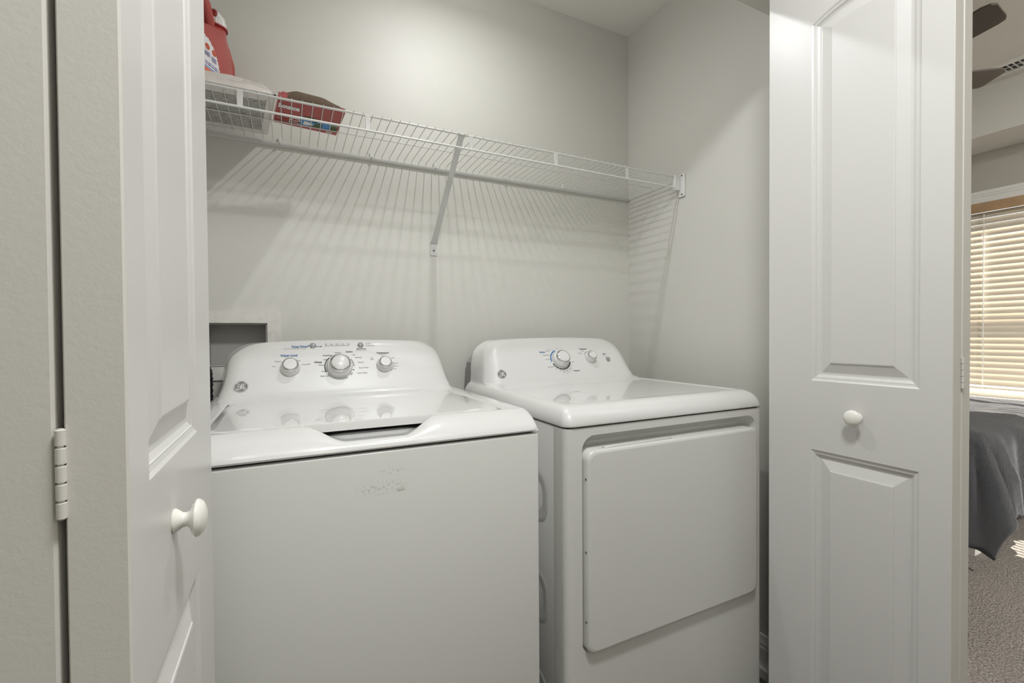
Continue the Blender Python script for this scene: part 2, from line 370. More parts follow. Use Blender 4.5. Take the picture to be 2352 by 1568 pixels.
# ================================================================== lamps (out of the frame, above)
def disc_lamp(name, x, y, z, r, watts, label, col=(.99, .995, 1.0), drop=0):
    t = thing(name, (x, y, z-.022), label, 'ceiling light')
    m = MB().lathe([(r+.002, -.012), (r+.030, -.010), (r+.034, -.004), (r+.034, 0)], (x, y, z), (0, 0, 1), 40, False)
    m.lathe([(r+.002, -.012), (r, -.008), (r, 0)], (x, y, z), (0, 0, 1), 40, False)
    obj('trim_ring', m, TRIM, t)
    if drop: obj('lamp_base', MB().lathe([(r+.020, .0005), (r+.024, .010), (r+.020, drop*.55), (r+.045, drop*.80), (r+.050, drop)], (x, y, z), (0, 0, 1), 32), TRIM, t)
    LM = mat('lamp_lens', (250, 250, 245), .4, emit=((1, .99, .965), 1.0))
    obj('lens', MB().lathe([(r, -.009), (r*.6, -.0125), (.0001, -.0135)], (x, y, z), (0, 0, 1), 24), LM, t)
    ld = bpy.data.lights.new(name+'_light', 'AREA'); ld.shape = 'DISK'; ld.size = 2*r; ld.energy = watts; ld.color = col
    LM.cycles.emission_sampling = 'NONE'
    if drop:
        pd = bpy.data.lights.new(name+'_dome', 'POINT'); pd.energy = L_DOME; pd.shadow_soft_size = r*.9; pd.color = col
        po = bpy.data.objects.new('dome_light', pd); COL.objects.link(po); po.parent = t; po.location = (0, 0, 0)
    lo = bpy.data.objects.new('lamp_light', ld); COL.objects.link(lo); lo.parent = t; lo.location = (0, 0, .005)
disc_lamp('closet_lamp', .487, 1.165, ZC-.10, .015, L_CLOSET, 'small round lamp on a short base on the closet ceiling over the machines', drop=.10)
disc_lamp('hall_lamp', .36, .10, ZC, .150, L_HALL, 'round flush lamp on the hall ceiling in front of the closet')

# ================================================================== washer and dryer
WX0, WX1 = -.194, .492; WC = .149
DX0, DX1 = .560, 1.245; DC = .9025
YFR = .868
FN = Vector((0, -.15, .09)).normalized(); FU = Vector((0, .09, .15)).normalized()    # console face normal and up
def face_pt(cx, x, zr, h=0):                             # point on a console face at height zr
    return Vector((cx+x, 1.36+(zr+.17)*.6, Z(zr))) + FN*h
def console(cx, base_w, base_y, low=()):
    lv = list(low) + [(-.1712, base_y-.022, base_w+.004, .052, 0), (-.1690, base_y-.008, base_w, .052, 0), (-.1660, base_y+.006, base_w-.002, .052, 0), (-.160, 1.3655, base_w-.0035, .052, 0)]
    for z, wv in ((-.150, .3165), (-.135, .3115), (-.118, .308), (-.100, .3055), (-.080, .303), (-.062, .300), (-.046, .294), (-.034, .285), (-.026, .274)):
        lv.append((z, 1.36+(z+.17)*.6, wv, .052, smooth01((z+.12)/.1)))
    lv += [(-.0195, 1.4525, .262, .050, 1), (-.0150, 1.4575, .250, .048, 1), (-.0125, 1.4640, .238, .044, 1), (-.0115, 1.472, .225, .04, 1)]
    rws = []
    for z, yf, wv, rc, am in lv:
        yb = 1.522; ring = []
        wb = min(wv + .002 + .010*smooth01((z+.160)/.05), .3432)
        def zz(x): return Z(z - .0085*am*(x/.27)**2)
        pts = [(-wb, yb), (-wb+.003, (yb+yf+rc)/2)]
        pts += [(-wv+rc-rc*math.cos(math.radians(a)), yf+rc-rc*math.sin(math.radians(a))) for a in range(0, 91, 9)]
        pts += [(-wv+rc + (2*wv-2*rc)*k/12, yf) for k in range(1, 12)]
        pts += [(wv-rc+rc*math.sin(math.radians(a)), yf+rc-rc*math.cos(math.radians(a))) for a in range(0, 91, 9)]
        pts += [(wb-.003, (yb+yf+rc)/2), (wb, yb)]
        rws.append([(cx+x, y, zz(x)) for x, y in pts])
    m = MB().grid(rws)
    n = len(rws[0]); top = rws[-1]
    # crown: strip back to the rear edge
    m.grid([top, [(p[0], 1.522, p[2]) for p in top]])
    m.add([r[0] for r in rws] + [r[-1] for r in rws][::-1], [tuple(range(2*len(rws)))])
    return m
def ge_logo(parent, cx, x, zr):
    f = lambda u, v, h=.0016: face_pt(cx, x, zr, h) + Vector((u, 0, 0)) + FU*v
    r = .0165
    m = MB().lathe([(r, 0), (r, .0012), (r-.001, .0018)], face_pt(cx, x, zr, -.0005), FN, 40)
    o = obj('badge', m, mat('badge_silver', (196, 196, 194), .3, metal=.4), parent)
    m = MB(); m.flat(arc(0, 0, r-.0022, 0, 360, 40)[:-1], lambda u, v: f(u, v, .0016)); obj('badge_field', m, INKDG, o)
    m = MB()
    def stroke(pts, wd):
        for i in range(len(pts)-1):
            a = Vector((*pts[i], 0)); b = Vector((*pts[i+1], 0)); d = (b-a).normalized(); nn = Vector((-d.y, d.x, 0))*wd
            m.flat([(a+nn).xy, (b+nn).xy, (b-nn).xy, (a-nn).xy], lambda u, v: f(u, v, .0021))
    s = r/.0165
    g = arc(-.0042, .0018, .0036, 60, 330, 12) + [(-.0004, .004), (-.0012, -.003)] + arc(-.0042, -.0058, .0030, 40, -200, 10)
    e = [(.0006, .0002), (.0036, .0010)] + arc(.0036, .0040, .0028, -60, 170, 8) + arc(.0042, -.0030, .0042, 130, 350, 12) + arc(.0050, -.0024, .0015, 0, 300, 6)
    stroke(g, .0008); stroke(e, .0008)
    for k in range(4): stroke(arc(.0108*math.cos(math.radians(45+90*k)), .0108*math.sin(math.radians(45+90*k)), .0030, 90*k-60, 90*k+120, 8), .0006)
    obj('badge_monogram', m, WHITEI, o)
def dial(parent, cx, x, zr, r, cap_r, hgt, notch=110):
    o3 = face_pt(cx, x, zr)
    k = obj('dial', MB().lathe([(r, .0005), (r, .003), (r*.97, .006), (r*.90, hgt*.55), (cap_r*1.26, hgt*.60)], o3, FN, 40), PLAST, parent)
    obj('dial_ring', MB().lathe([(cap_r*1.28, hgt*.55), (cap_r*1.27, hgt*.80), (cap_r*1.15, hgt*.93), (cap_r, hgt*.97), (cap_r*.99, hgt*.9)], o3, FN, 14, False), CHROME, k)
    obj('dial_cap', MB().lathe([(cap_r*1.0, hgt*.88), (cap_r*.99, hgt*.96), (cap_r*.93, hgt), (.0001, hgt*1.01)], o3, FN, 36), PLAST, k)
    m = MB(); m.flat(ringpoly(0, 0, r*1.01, r*1.06, 0, 360, 40), lambda u, v: face_pt(cx, x, zr, .0006) + Vector((u, 0, 0)) + FU*v)
    return k
def button(parent, cx, x, zr, r):
    o3 = face_pt(cx, x, zr)
    k = obj('button', MB().lathe([(r*1.0, .0004), (r, .003), (r*.86, .0052), (r*.5, .0062), (.0001, .0066)], o3, FN, 28), GREYB, parent)
    obj('button_ring', MB().lathe([(r*1.14, .0002), (r*1.14, .0018), (r*1.02, .0026), (r*1.0, .001)], o3, FN, 28, False), CHROME, k)
def P(cx, h=.0011): return lambda x, zr: (lambda u, v: face_pt(cx, x, zr, h) + Vector((u, 0, 0)) + FU*v)

def front_edges(e):       # top / vertical edges for machine cabinets
    return True
# ---------------------------------------------------------------- washer
wa = thing('washing_machine', (WC, 1.2, 0), 'white top-load washing machine with three dials on its console', 'washing machine')
STAINW = mat('washer_cabinet_enamel', (226, 226, 222), .33, coat=.35, coat_r=.12)
nt = STAINW.node_tree; b = nt.nodes['Principled BSDF']
tcn = nt.nodes.new('ShaderNodeTexCoord'); sx = nt.nodes.new('ShaderNodeSeparateXYZ'); nt.links.new(tcn.outputs['Object'], sx.inputs[0])
def mathn(op, a, b2=None, c2=None):
    n = nt.nodes.new('ShaderNodeMath'); n.operation = op
    for i, q in enumerate((a, b2, c2)):
        if q is None: continue
        if isinstance(q, (int, float)): n.inputs[i].default_value = q
        else: nt.links.new(q, n.inputs[i])
    return n.outputs[0]
def bandmask(src, lo, hi, soft):
    mr = nt.nodes.new('ShaderNodeMapRange'); mr.inputs['From Min'].default_value = lo-soft; mr.inputs['From Max'].default_value = lo+soft; nt.links.new(src, mr.inputs['Value'])
    m2 = nt.nodes.new('ShaderNodeMapRange'); m2.inputs['From Min'].default_value = hi+soft; m2.inputs['From Max'].default_value = hi-soft; nt.links.new(src, m2.inputs['Value'])
    return mathn('MULTIPLY', mr.outputs[0], m2.outputs[0])
# glue residue left by a peeled sticker: two dotted patches (object coords: x from the machine's centre, z from the floor)
ns = nt.nodes.new('ShaderNodeTexNoise'); ns.inputs['Scale'].default_value = 190; ns.inputs['Detail'].default_value = 5; nt.links.new(tcn.outputs['Object'], ns.inputs['Vector'])
thr = nt.nodes.new('ShaderNodeMapRange'); thr.inputs['From Min'].default_value = .52; thr.inputs['From Max'].default_value = .62; nt.links.new(ns.outputs['Fac'], thr.inputs['Value'])
mA = mathn('MULTIPLY', bandmask(sx.outputs['X'], -.036, .046, .012), bandmask(sx.outputs['Z'], .816, .834, .008))
mB_ = mathn('MULTIPLY', bandmask(sx.outputs['X'], .006, .046, .010), bandmask(sx.outputs['Z'], .850, .862, .006))
msk = mathn('MULTIPLY', mathn('MULTIPLY', mathn('MAXIMUM', mA, mB_), thr.outputs[0]), .36)
mxc = nt.nodes.new('ShaderNodeMix'); mxc.data_type = 'RGBA'; mxc.inputs['A'].default_value = (*lin((226, 226, 222)), 1); mxc.inputs['B'].default_value = (*lin((120, 117, 108)), 1)
nt.links.new(msk, mxc.inputs['Factor']); nt.links.new(mxc.outputs['Result'], b.inputs['Base Color'])
obj('cabinet', MB().rbox((WX0+.001, YFR, .012), (WX1-.001, 1.545, Z(-.2165)), .004, 3), STAINW, wa)
obj('deck_gasket', MB().box((WX0+.012, YFR+.012, Z(-.2166)), (WX1-.012, 1.53, Z(-.2125))), DARK, wa)
for x in (WX0+.05, WX1-.05):
    for y in (YFR+.06, 1.48): obj('foot', MB().lathe([(.02, 0), (.02, .006), (.008, .008), (.008, .014)], (x, y, 0), (0, 0, 1), 16), BLACKP, wa)
# deck: moulded front with the scooped handle pocket
PN = [(.930, -.2125), (.880, -.2125), (.869, -.2122), (.8655, -.2105), (.8645, -.2075), (.8665, -.2030), (.8720, -.1965), (.8805, -.1890), (.8910, -.1818), (.9020, -.1760), (.9130, -.1718), (.9230, -.1692), (.9300, -.1686), (.9335, -.1700), (.9345, -.1735), (.9347, -.1780), (.9349, -.1850), (.9350, -.1930), (.936, -.1960)]
PD = [(.930, -.2125), (.880, -.2125), (.869, -.2122), (.8655, -.2105), (.8645, -.2085), (.8650, -.2065), (.8660, -.2040), (.8675, -.2010), (.8700, -.1985), (.8735, -.1966), (.8785, -.1955), (.8850, -.1953), (.8930, -.1956), (.9010, -.1962), (.9110, -.1968), (.9200, -.1972), (.9290, -.1968), (.9400, -.1950), (.955, -.1930)]
def dipw(x):
    a = smooth01((x - .018)/.078); b_ = smooth01((.280 - x)/.078); return a*b_
xs = [WX0, WX0+.0015, WX0+.004, WX0+.008, WX0+.014] + [WX0+.014 + (WX1-WX0-.028)*k/110 for k in range(1, 110)] + [WX1-.014, WX1-.008, WX1-.004, WX1-.0015, WX1]
def deck_cols():
    cols = []
    for x in xs:
        t = dipw(x); pr = [((1-t)*a[0]+t*b_[0], (1-t)*a[1]+t*b_[1]) for a, b_ in zip(PN, PD)]
        e = max(0, (abs(x-WC)-(.343-.014))/.014); ins = .011*(1-math.sqrt(max(0, 1-e*e)))
        out = []
        for i, (y, z) in enumerate(pr):
            y0, z0 = pr[max(0, i-1)]; y1, z1 = pr[min(len(pr)-1, i+1)]
            l = math.hypot(y1-y0, z1-z0) or 1; ny, nz = -(z1-z0)/l, (y1-y0)/l     # outward normal (front/up)
            k = ins if 3 < i < 13 else (0 if i <= 3 else ins)
            out.append((x, y + (-ny*0 + abs(ny))*k*(1 if i > 3 else 0), Z(z - max(0, nz)*k)))
        cols.append(out)
    return cols
cols = deck_cols()
m = MB().grid(cols)
for c in (cols[0], cols[-1]): m.add(c[:14] + [(c[0][0], .9345, Z(-.2125))], [tuple(range(15))])
SP = [(.287, -.196), (.287, -.176), (.2885, -.1705), (.2925, -.1688), (.329, -.1686), (.3345, -.1696), (.3385, -.1722), (.3410, -.1755), (.3425, -.1797), (.343, -.1850), (.343, -.2125), (.30, -.2125)]
for s in (-1, 1):
    m.grid([[(WC+s*a, y, Z(zv)) for a, zv in SP] for y in (.9300, 1.10, 1.25, 1.40, 1.515)])
    m.add([(WC+s*a, 1.515, Z(zv)) for a, zv in SP], [tuple(range(len(SP)))])
m.box((WC-.30, 1.345, Z(-.200)), (WC+.30, 1.515, Z(-.172)))
m.box((WC-.30, .958, Z(-.2125)), (WC+.30, 1.40, Z(-.1975)))
obj('deck', m, PLAST, wa)
# lid: shallow crowned panel with a front lip
def lid_z(x, y):
    e = max(0, abs(x)/.284 - .80)/.2
    return -.1665 + .0022*math.sin(math.pi*(y-.937)/.40) - .0035*smooth01(e)
LY0, LY1, LW = .9375, 1.3405, .2840
def lid_out(t):      # half-outline as y(t) front / back with rounded corners
    return t
rws = []
NX, NY = 40, 22
for j in range(NY+1):
    y = LY0 + (LY1-LY0)*j/NY; row = []
    dy = min(y-LY0, LY1-y); rc = .03
    wv = LW if dy > rc else LW - rc + math.sqrt(max(0, rc*rc-(rc-dy)**2))
    for i in range(NX+1):
        x = wv*(2*i/NX-1); row.append((WC+x, y, Z(lid_z(x, y))))
    rws.append(row)
m = MB().grid(rws)
per = rws[0] + [r[-1] for r in rws[1:-1]] + rws[-1][::-1] + [r[0] for r in rws[1:-1]][::-1]
low = []
cxm, cym = WC, (LY0+LY1)/2
low1 = [(p[0]+(0.0012 if p[0] > cxm else -.0012), p[1]+(-.0012 if p[1] < cym else .0), p[2]-.0022) for p in per]
low2 = [(p[0], p[1], p[2]-.0155) for p in low1]
m.grid([per, low1, low2], True)
m.add(low2, [tuple(range(len(low2)))])
obj('lid', m, PLAST, wa, autosmooth=60)
for s in (-1, 1):
    obj('lid_hinge', MB().lathe([(.003, 0), (.003, .010)], (WC+s*.279, 1.336, Z(-.1745)), (s, 0, 0), 12), DARK, wa)
cn = obj('console', console(WC, .323, 1.352), PLAST, wa)
dial(wa, WC, -.1465, -.0885, .0258, .0172, .026)
dial(wa, WC, -.0170, -.0895, .0365, .0236, .030)
dial(wa, WC, .1110, -.0890, .0240, .0155, .026)
button(wa, WC, -.0865, -.0277, .0078); button(wa, WC, .0468, -.0286, .0078)
ge_logo(wa, WC, -.263, -.1315)
pb, pk, pg = MB(), MB(), MB(); p = P(WC)
def T(mb, s, sz, x, zr, al='CENTER', bold=.0, ax=1.0): txt(mb, s, sz, p(x, zr), al, bold, 0, ax)
T(pb, 'Deep Rinse', .0088, -.1010, -.0300, 'RIGHT', .00025)
T(pb, 'Water Level', .0085, -.1490, -.0545, 'CENTER', .00025)
pb.flat([(-.004, -.0045), (.004, -.0045), (.004, .0045), (-.004, .0045)], lambda u, v: p(-.0985, -.0283)(u*.35, v*.5))
pb.flat([(0, -.0006), (.013, -.0006), (.013, .0006), (0, .0006)], lambda u, v: p(-.0785, -.0305)(u, v))
pk.flat(arc(0, 0, .0016, 0, 360, 10)[:-1], p(-.0640, -.0305))
T(pg, 'Select when adding Fabric Softener', .0042, -.1030, -.0355, 'RIGHT')
T(pg, 'Load Size', .0045, -.1490, -.0605)
for s_, x_ in (('Fill', -.0510), ('Soak', -.0355), ('Wash', -.0200), ('Rinse', -.0040), ('Spin', .0120)):
    T(pk, s_, .0046, x_, -.0245); pk.flat(arc(0, 0, .0012, 0, 360, 10)[:-1], p(x_, -.0290))
    if x_ < .01: pg.flat([(.0025, -.0004), (.0130, -.0004), (.0130, .0004), (.0025, .0004)], p(x_, -.0290))
for s_, z_ in (('Pause', -.0245), ('Lid Locked', -.0305)):
    pk.flat(arc(0, 0, .0012, 0, 360, 10)[:-1], p(.0640, z_)); T(pk, s_, .0046, .0675, z_, 'LEFT')
T(pk, 'Start/Pause', .0062, .0480, -.0395, 'CENTER', .0001); T(pg, 'Hold 3 sec to turn off', .0036, .0480, -.0440)
T(pk, 'Colors', .0068, .0125, -.0478, 'CENTER', .0002); T(pk, 'Medium', .0055, -.0185, -.0500)
T(pk, 'Light', .0052, .0190, -.0570, 'LEFT'); T(pk, 'DeepClean', .0055, -.0360, -.0570, 'RIGHT', .0001)
T(pk, 'Light', .0055, -.0495, -.0685, 'RIGHT'); T(pk, 'Whites', .0070, -.0640, -.0755, 'RIGHT', .0002)
T(pk, 'Medium', .0055, -.0555, -.0835, 'RIGHT'); T(pk, 'Heavy', .0055, -.0525, -.1010, 'RIGHT'); T(pk, 'Bulky Items', .0055, -.0440, -.1140, 'RIGHT')
T(pk, 'Delicates', .0055, .0270, -.0650, 'LEFT'); T(pk, 'Casuals', .0055, .0340, -.0790, 'LEFT'); T(pk, 'Speed Wash', .0055, .0360, -.0950, 'LEFT'); T(pk, 'Drain & Spin', .0055, .0310, -.1095, 'LEFT')
C = p(-.0170, -.0895)
for a0, a1, mb in ((132, 205, pk), (212, 300, pg), (45, 85, pg), (95, 128, pg), (315, 328, pg), (0, 38, pg)): mb.flat(ringpoly(0, 0, .0385, .0415, a0, a1, 14), C)
pk.flat(ringpoly(.0400*math.cos(-.31), .0400*math.sin(-.31), .0010, .0019, 0, 360, 10), C)
T(pk, 'Low', .0046, -.1835, -.0830, 'RIGHT'); T(pk, 'Medium', .0050, -.1690, -.0700, 'RIGHT'); T(pk, 'Max', .0050, -.1290, -.0690, 'LEFT'); T(pk, 'Precise Fill', .0050, -.1170, -.0800, 'LEFT')
T(pk, 'Temperature', .0068, .1100, -.0530, 'CENTER', .0002); T(pg, 'All Cold Rinses', .0036, .1100, -.0578)
T(pk, 'Tap', .0046, .0760, -.0670); T(pk, 'Cold', .0046, .0760, -.0715); T(pk, 'Cool', .0046, .1090, -.0630); T(pk, 'Cool', .0046, .1340, -.0690, 'LEFT'); T(pk, 'Colors', .0046, .1400, -.0850, 'LEFT'); T(pk, 'Warm', .0046, .1400, -.0935, 'LEFT'); T(pk, 'Hot', .0046, .1380, -.1010, 'LEFT')
pg.flat(ringpoly(0, 0, .0262, .0278, -50, 20, 12), p(.1110, -.0890))
for n_, mb_, mt_ in (('blue_lettering', pb, INKB), ('black_lettering', pk, INK), ('grey_lettering', pg, INKG)): obj(n_, mb_, mt_, cn, kind='stuff')
obj('sticker_scrap', MB().box((.1820, YFR-.0006, Z(-.2945)), (.1955, YFR+.0002, Z(-.2890))), mat('old_tape', (222, 219, 208), .5), wa)
# drain hose behind the console
hs = MB(); pts = []; rad = []
for k in range(150):
    a = math.pi*(k-50)/50 if 50 <= k <= 100 else 0
    if k < 50: q = (-.218, 1.572, Z(-.40) + .29*k/50)
    elif k <= 100: q = (-.253 + .035*math.cos(a), 1.572, Z(-.11) + .035*math.sin(a))
    else: q = (-.288, 1.572, Z(-.11) - .29*(k-100)/50)
    pts.append(q); rad.append(.0165 + (.0022 if k % 3 == 0 else 0))
hs.tube(pts, .016, 14, True, rad)
obj('drain_hose', hs, BLACKP, None, 'black ribbed drain hose behind the washer console', 'hose')
# outlet box in the back wall
ob = thing('outlet_box', (-.141, YB, Z(-.11)), 'white recessed washer outlet box with a scuffed frame in the wall', 'outlet box')
m = MB(); fr = ((-.262, OX0, Z(-.13), Z(.079)), (OX1, -.0215, Z(-.13), Z(.079)), (OX0, OX1, OZ1, Z(.079)), (OX0, OX1, Z(-.13), OZ0))
for x0, x1, z0, z1 in fr: m.box((x0, YB-.006, z0), (x1, YB-.0002, z1))
obj('frame', m, mat('scuffed_plastic', (222, 220, 214), .45, var=(60, .07)), ob)
m = MB(); q = .0015
m.box((OX0+q, YB+.070, OZ0+q), (OX1-q, YB+.074, OZ1-q)); m.box((OX0+q, YB, OZ0+q), (OX0+.004, YB+.07, OZ1-q)); m.box((OX1-.004, YB, OZ0+q), (OX1-q, YB+.07, OZ1-q)); m.box((OX0+q, YB, OZ1-.004), (OX1-q, YB+.07, OZ1-q)); m.box((OX0+q, YB, OZ0+q), (OX1-q, YB+.07, OZ0+.004))
obj('recess_tray', m, mat('recess_plastic', (176, 174, 170), .6), ob)

# ---------------------------------------------------------------- dryer
dr = thing('dryer', (DC, 1.2, 0), 'white front-load dryer with a wide flat door and two dials', 'dryer')
m = MB()
hole = rrect(.6055, 1.2160, Z(-.7490), Z(-.2365), (.022, .036, .036, .022), 8)
outer = [(DX0+.016, .012), (DX1-.016, .012), (DX1-.016, Z(-.2175)), (DX0+.016, Z(-.2175))]
v, q_ = fill_holes(outer, [hole], lambda x, z: (x, YFR, z)); m.add(v, q_)
def inset(poly, d):
    cx = sum(p_[0] for p_ in poly)/len(poly); cz = sum(p_[1] for p_ in poly)/len(poly)
    hw = .30525; hh = .25625; cx, cz = .91075, Z(-.49275)
    return [(cx+(x-cx)*(1-d/hw), cz+(z-cz)*(1-d/hh)) for x, z in poly]
rws = [[(x, YFR, z) for x, z in hole], [(x, YFR+.0015, z) for x, z in inset(hole, .0010)], [(x, YFR+.006, z) for x, z in inset(hole, .0022)], [(x, YFR+.020, z) for x, z in inset(hole, .0050)], [(x, YFR+.030, z) for x, z in inset(hole, .011)], [(x, YFR+.035, z) for x, z in inset(hole, .022)]]
m.grid(rws, True); m.add(rws[-1], [tuple(range(len(rws[-1])))])
r = .016
for s, xe in ((-1, DX0), (1, DX1)):
    pr = [(xe - s*r + s*r*math.sin(math.radians(a)), YFR + r - r*math.cos(math.radians(a))) for a in range(0, 91, 10)] + [(xe, .9165)]
    m.grid([[(x, y, zz) for x, y in pr] for zz in (.012, Z(-.2175))])
    m.add([(x, y, Z(-.2175)) for x, y in pr] + [(xe-s*r, .9165, Z(-.2175))], [tuple(range(len(pr)+1))])
m.add([(DX0+.016, YFR, Z(-.2175)), (DX1-.016, YFR, Z(-.2175)), (DX1-.016, .9165, Z(-.2175)), (DX0+.016, .9165, Z(-.2175))], [(0, 1, 2, 3)])
obj('front_panel', m, CABW, dr, autosmooth=50)
SIDE = mat('side_enamel', (222, 222, 219), .30, coat=.4, coat_r=.1)
m = MB().rbox((DX0+.0006, .9180, .012), (DX1-.0006, 1.530, Z(-.2175)), .0015, 2)
cb = obj('cabinet', m, SIDE, dr)
for zc_ in (-.405, -.660, -.915):
    poly = rrect(.948, 1.42, Z(zc_-.068), Z(zc_+.068), .050, 8)
    f = lambda d, x: [(x, y, z) for y, z in inset2(poly, d)]
    def inset2(pl, d):
        cx_, cz_ = 1.184, Z(zc_); return [(cx_+(a-cx_)*(1-d/.236), cz_+(b_-cz_)*(1-d/.068)) for a, b_ in pl]
    rws = [f(0, DX0+.0006), f(.004, DX0-.0001), f(.008, DX0-.0006), f(.014, DX0-.0001), f(.020, DX0+.0004), f(.026, DX0+.0005)]
    obj('embossed_rib', MB().grid(rws, True), SIDE, cb)
obj('deck_gasket', MB().box((DX0+.012, YFR+.010, Z(-.2176)), (DX1-.012, 1.52, Z(-.2120))), DARK, dr)
for x in (DX0+.05, DX1-.05):
    for y in (YFR+.06, 1.48): obj('foot', MB().lathe([(.02, 0), (.02, .006), (.008, .008), (.008, .014)], (x, y, 0), (0, 0, 1), 16), BLACKP, dr)
# top panel: rolled edges and a shallow dished top
TP = [(.030, -.2135), (.002, -.2135), (.0004, -.2130), (0, -.2115), (.0003, -.2080), (.0020, -.2010), (.0060, -.1925), (.0120, -.1845), (.0200, -.1775), (.0290, -.1725), (.0380, -.1698), (.0460, -.1685), (.0520, -.1682), (.0560, -.1686), (.0620, -.1698), (.0700, -.1708), (.0850, -.1713)]
rws = []
for d, zr in TP:
    rr = max(.010, .024 - d*.3)
    rws.append([(x, y, Z(zr)) for x, y in rrect(DX0-.0005+d*.6, DX1+.0005-d*.6, .8640+d, 1.525-d*.3, (rr, .01, .01, rr), 7)])
m = MB().grid(rws, True); m.add(rws[-1], [tuple(range(len(rws[-1])))]); m.add(rws[0], [tuple(range(len(rws[0])))])
obj('top_panel', m, ENAMEL, dr, autosmooth=60)
cd = obj('console', console(DC, .3215, 1.332, ((-.2130, 1.30, .3431, .052, 0), (-.2060, 1.30, .3428, .052, 0), (-.1925, 1.30, .3397, .052, 0), (-.1845, 1.30, .3360, .052, 0), (-.1775, 1.30, .3310, .052, 0))), ENAMEL, dr)
m = MB(); m.prism([(DC-.320, Z(-.2135)), (DC+.320, Z(-.2135)), (DC+.312, Z(-.10)), (DC+.255, Z(-.035)), (DC-.255, Z(-.035)), (DC-.312, Z(-.10))], lambda x, z: (x, 1.523, z), lambda x, z: (x, 1.582, z)); obj('back_plate', m, GREYM, dr)
dial(dr, DC, -.0140, -.0920, .0340, .0222, .030); dial(dr, DC, .1190, -.0880, .0225, .0150, .026); button(dr, DC, .1995, -.0965, .0085)
ge_logo(dr, DC, -.2605, -.1322)
pb, pk, pg = MB(), MB(), MB(); p = P(DC)
C = p(-.0140, -.0920)
pb.flat(ringpoly(0, 0, .0370, .0410, 108, 190, 16), C)
for a0, a1 in ((202, 222), (224, 242), (244, 262), (264, 282), (284, 302), (304, 322), (324, 345)): pk.flat(ringpoly(0, 0, .0370, .0408, a0, a1, 8), C)
pg.flat(ringpoly(0, 0, .0350, .0366, 30, 100, 14), C)
T(pb, 'Cottons', .0072, -.0690, -.0640, 'RIGHT', .0003)
T(pg, 'Sensor Dry', .0042, -.0430, -.0545, 'RIGHT'); T(pk, 'Less Dry', .0046, -.0470, -.0605, 'RIGHT'); T(pk, 'Off', .0042, -.0360, -.0560)
T(pk, 'Optimum Dry', .0048, -.0545, -.0745, 'RIGHT'); T(pk, 'More Dry', .0048, -.0570, -.0900, 'RIGHT'); T(pk, 'Off', .0042, -.0555, -.1010, 'RIGHT')
T(pk, 'Quick Fluff 10', .0048, -.0490, -.1160, 'RIGHT'); T(pg, 'Casuals', .0052, -.0150, -.0520)
for s_, a_ in (('20', 232), ('30', 250), ('40', 268), ('50', 287), ('60', 308), ('70', 330)): T(pk, s_, .0042, -.0140+.0470*math.cos(math.radians(a_)), -.0920+.0410*math.sin(math.radians(a_)))
T(pk, '80 Min', .0042, .0310, -.1020, 'LEFT'); T(pk, 'Timed Dry', .0060, .0270, -.1330, 'LEFT', .0002)
T(pk, 'Temperature', .0062, .1000, -.0560, 'CENTER', .0002); T(pk, 'Cottons', .0042, .0870, -.0705, 'RIGHT'); T(pg, 'Regular', .0036, .0870, -.0745, 'RIGHT'); T(pk, 'Casuals', .0042, .1010, -.0640, 'RIGHT')
pg.flat(ringpoly(0, 0, .0245, .0258, 95, 150, 8), p(.1190, -.0880))
T(pk, 'Start', .0066, .1900, -.0765, 'CENTER', .0002); T(pg, 'Press & Hold', .0036, .1920, -.0815)
for n_, mb_, mt_ in (('blue_lettering', pb, INKB), ('black_lettering', pk, INK), ('grey_lettering', pg, INKG)): obj(n_, mb_, mt_, cd, kind='stuff')
# dryer door
dp = rrect(.6105, 1.2045, Z(-.7450), Z(-.2690), (.024, .024, .024, .024), 8)
def insd(d):
    cx_, cz_, hw_, hh_ = .9075, Z(-.507), .2970, .238
    return [(cx_+(a-cx_)*(1-d/hw_), cz_+(b_-cz_)*(1-d/hh_)) for a, b_ in dp]
m = MB(); rws = [[(x, YFR+.028, z) for x, z in insd(0)], [(x, .8585, z) for x, z in insd(0)], [(x, .8550, z) for x, z in insd(.0012)], [(x, .8527, z) for x, z in insd(.0040)], [(x, .8520, z) for x, z in insd(.0085)]]
m.grid(rws, True); m.add(rws[-1], [tuple(range(len(rws[-1])))]); m.add(rws[0], [tuple(range(len(rws[0])))])
dd = obj('door', m, CABW, dr, autosmooth=60)
m = MB().rbox((.665, .8600, Z(-.2692)), (.880, .8720, Z(-.2655)), .0012, 1); obj('grip_strip', m, CABW, dd)
for zr in (-.335, -.505, -.668): obj('door_screw', MB().lathe([(.0030, 0), (.0024, .0010), (.0001, .0012)], (.6106, .8600, Z(zr)), (-1, 0, 0), 10), SCREW, dd)

# ================================================================== wire shelf
sh = thing('wire_shelf', (.52, 1.45, Z(.60)), 'white wire shelf with a double front rail above the machines', 'shelf')
X0 = -.1634
w0 = obj('wire', MB().tube([(X0, 1.3030, Z(.6112)), (X0, 1.3075, Z(.6124)), (X0, 1.452, Z(.6122)), (X0, 1.5870, Z(.6118)), (X0, 1.5925, Z(.6090)), (X0, 1.5945, Z(.6040))], .00125, 6), WIRE, sh)
for i in range(-7, 61):
    if i: copyo(w0, sh, (.0254*i, 0, 0))
xe = X0+.0254*60+.006
def hrod(name, y, zr, r, x0=XL+.003, x1=xe): return obj(name, MB().tube([(x0, y, Z(zr)), (x1, y, Z(zr))], r, 10), WIRE, sh)
hrod('front_rail', 1.3070, .6078, .0031, x1=1.366); hrod('front_rail', 1.3050, .5665, .0031, x1=1.366); hrod('support_wire', 1.4525, .6095, .0016, x1=1.3720); hrod('back_wire', 1.5950, .6035, .0016, x1=1.3765)
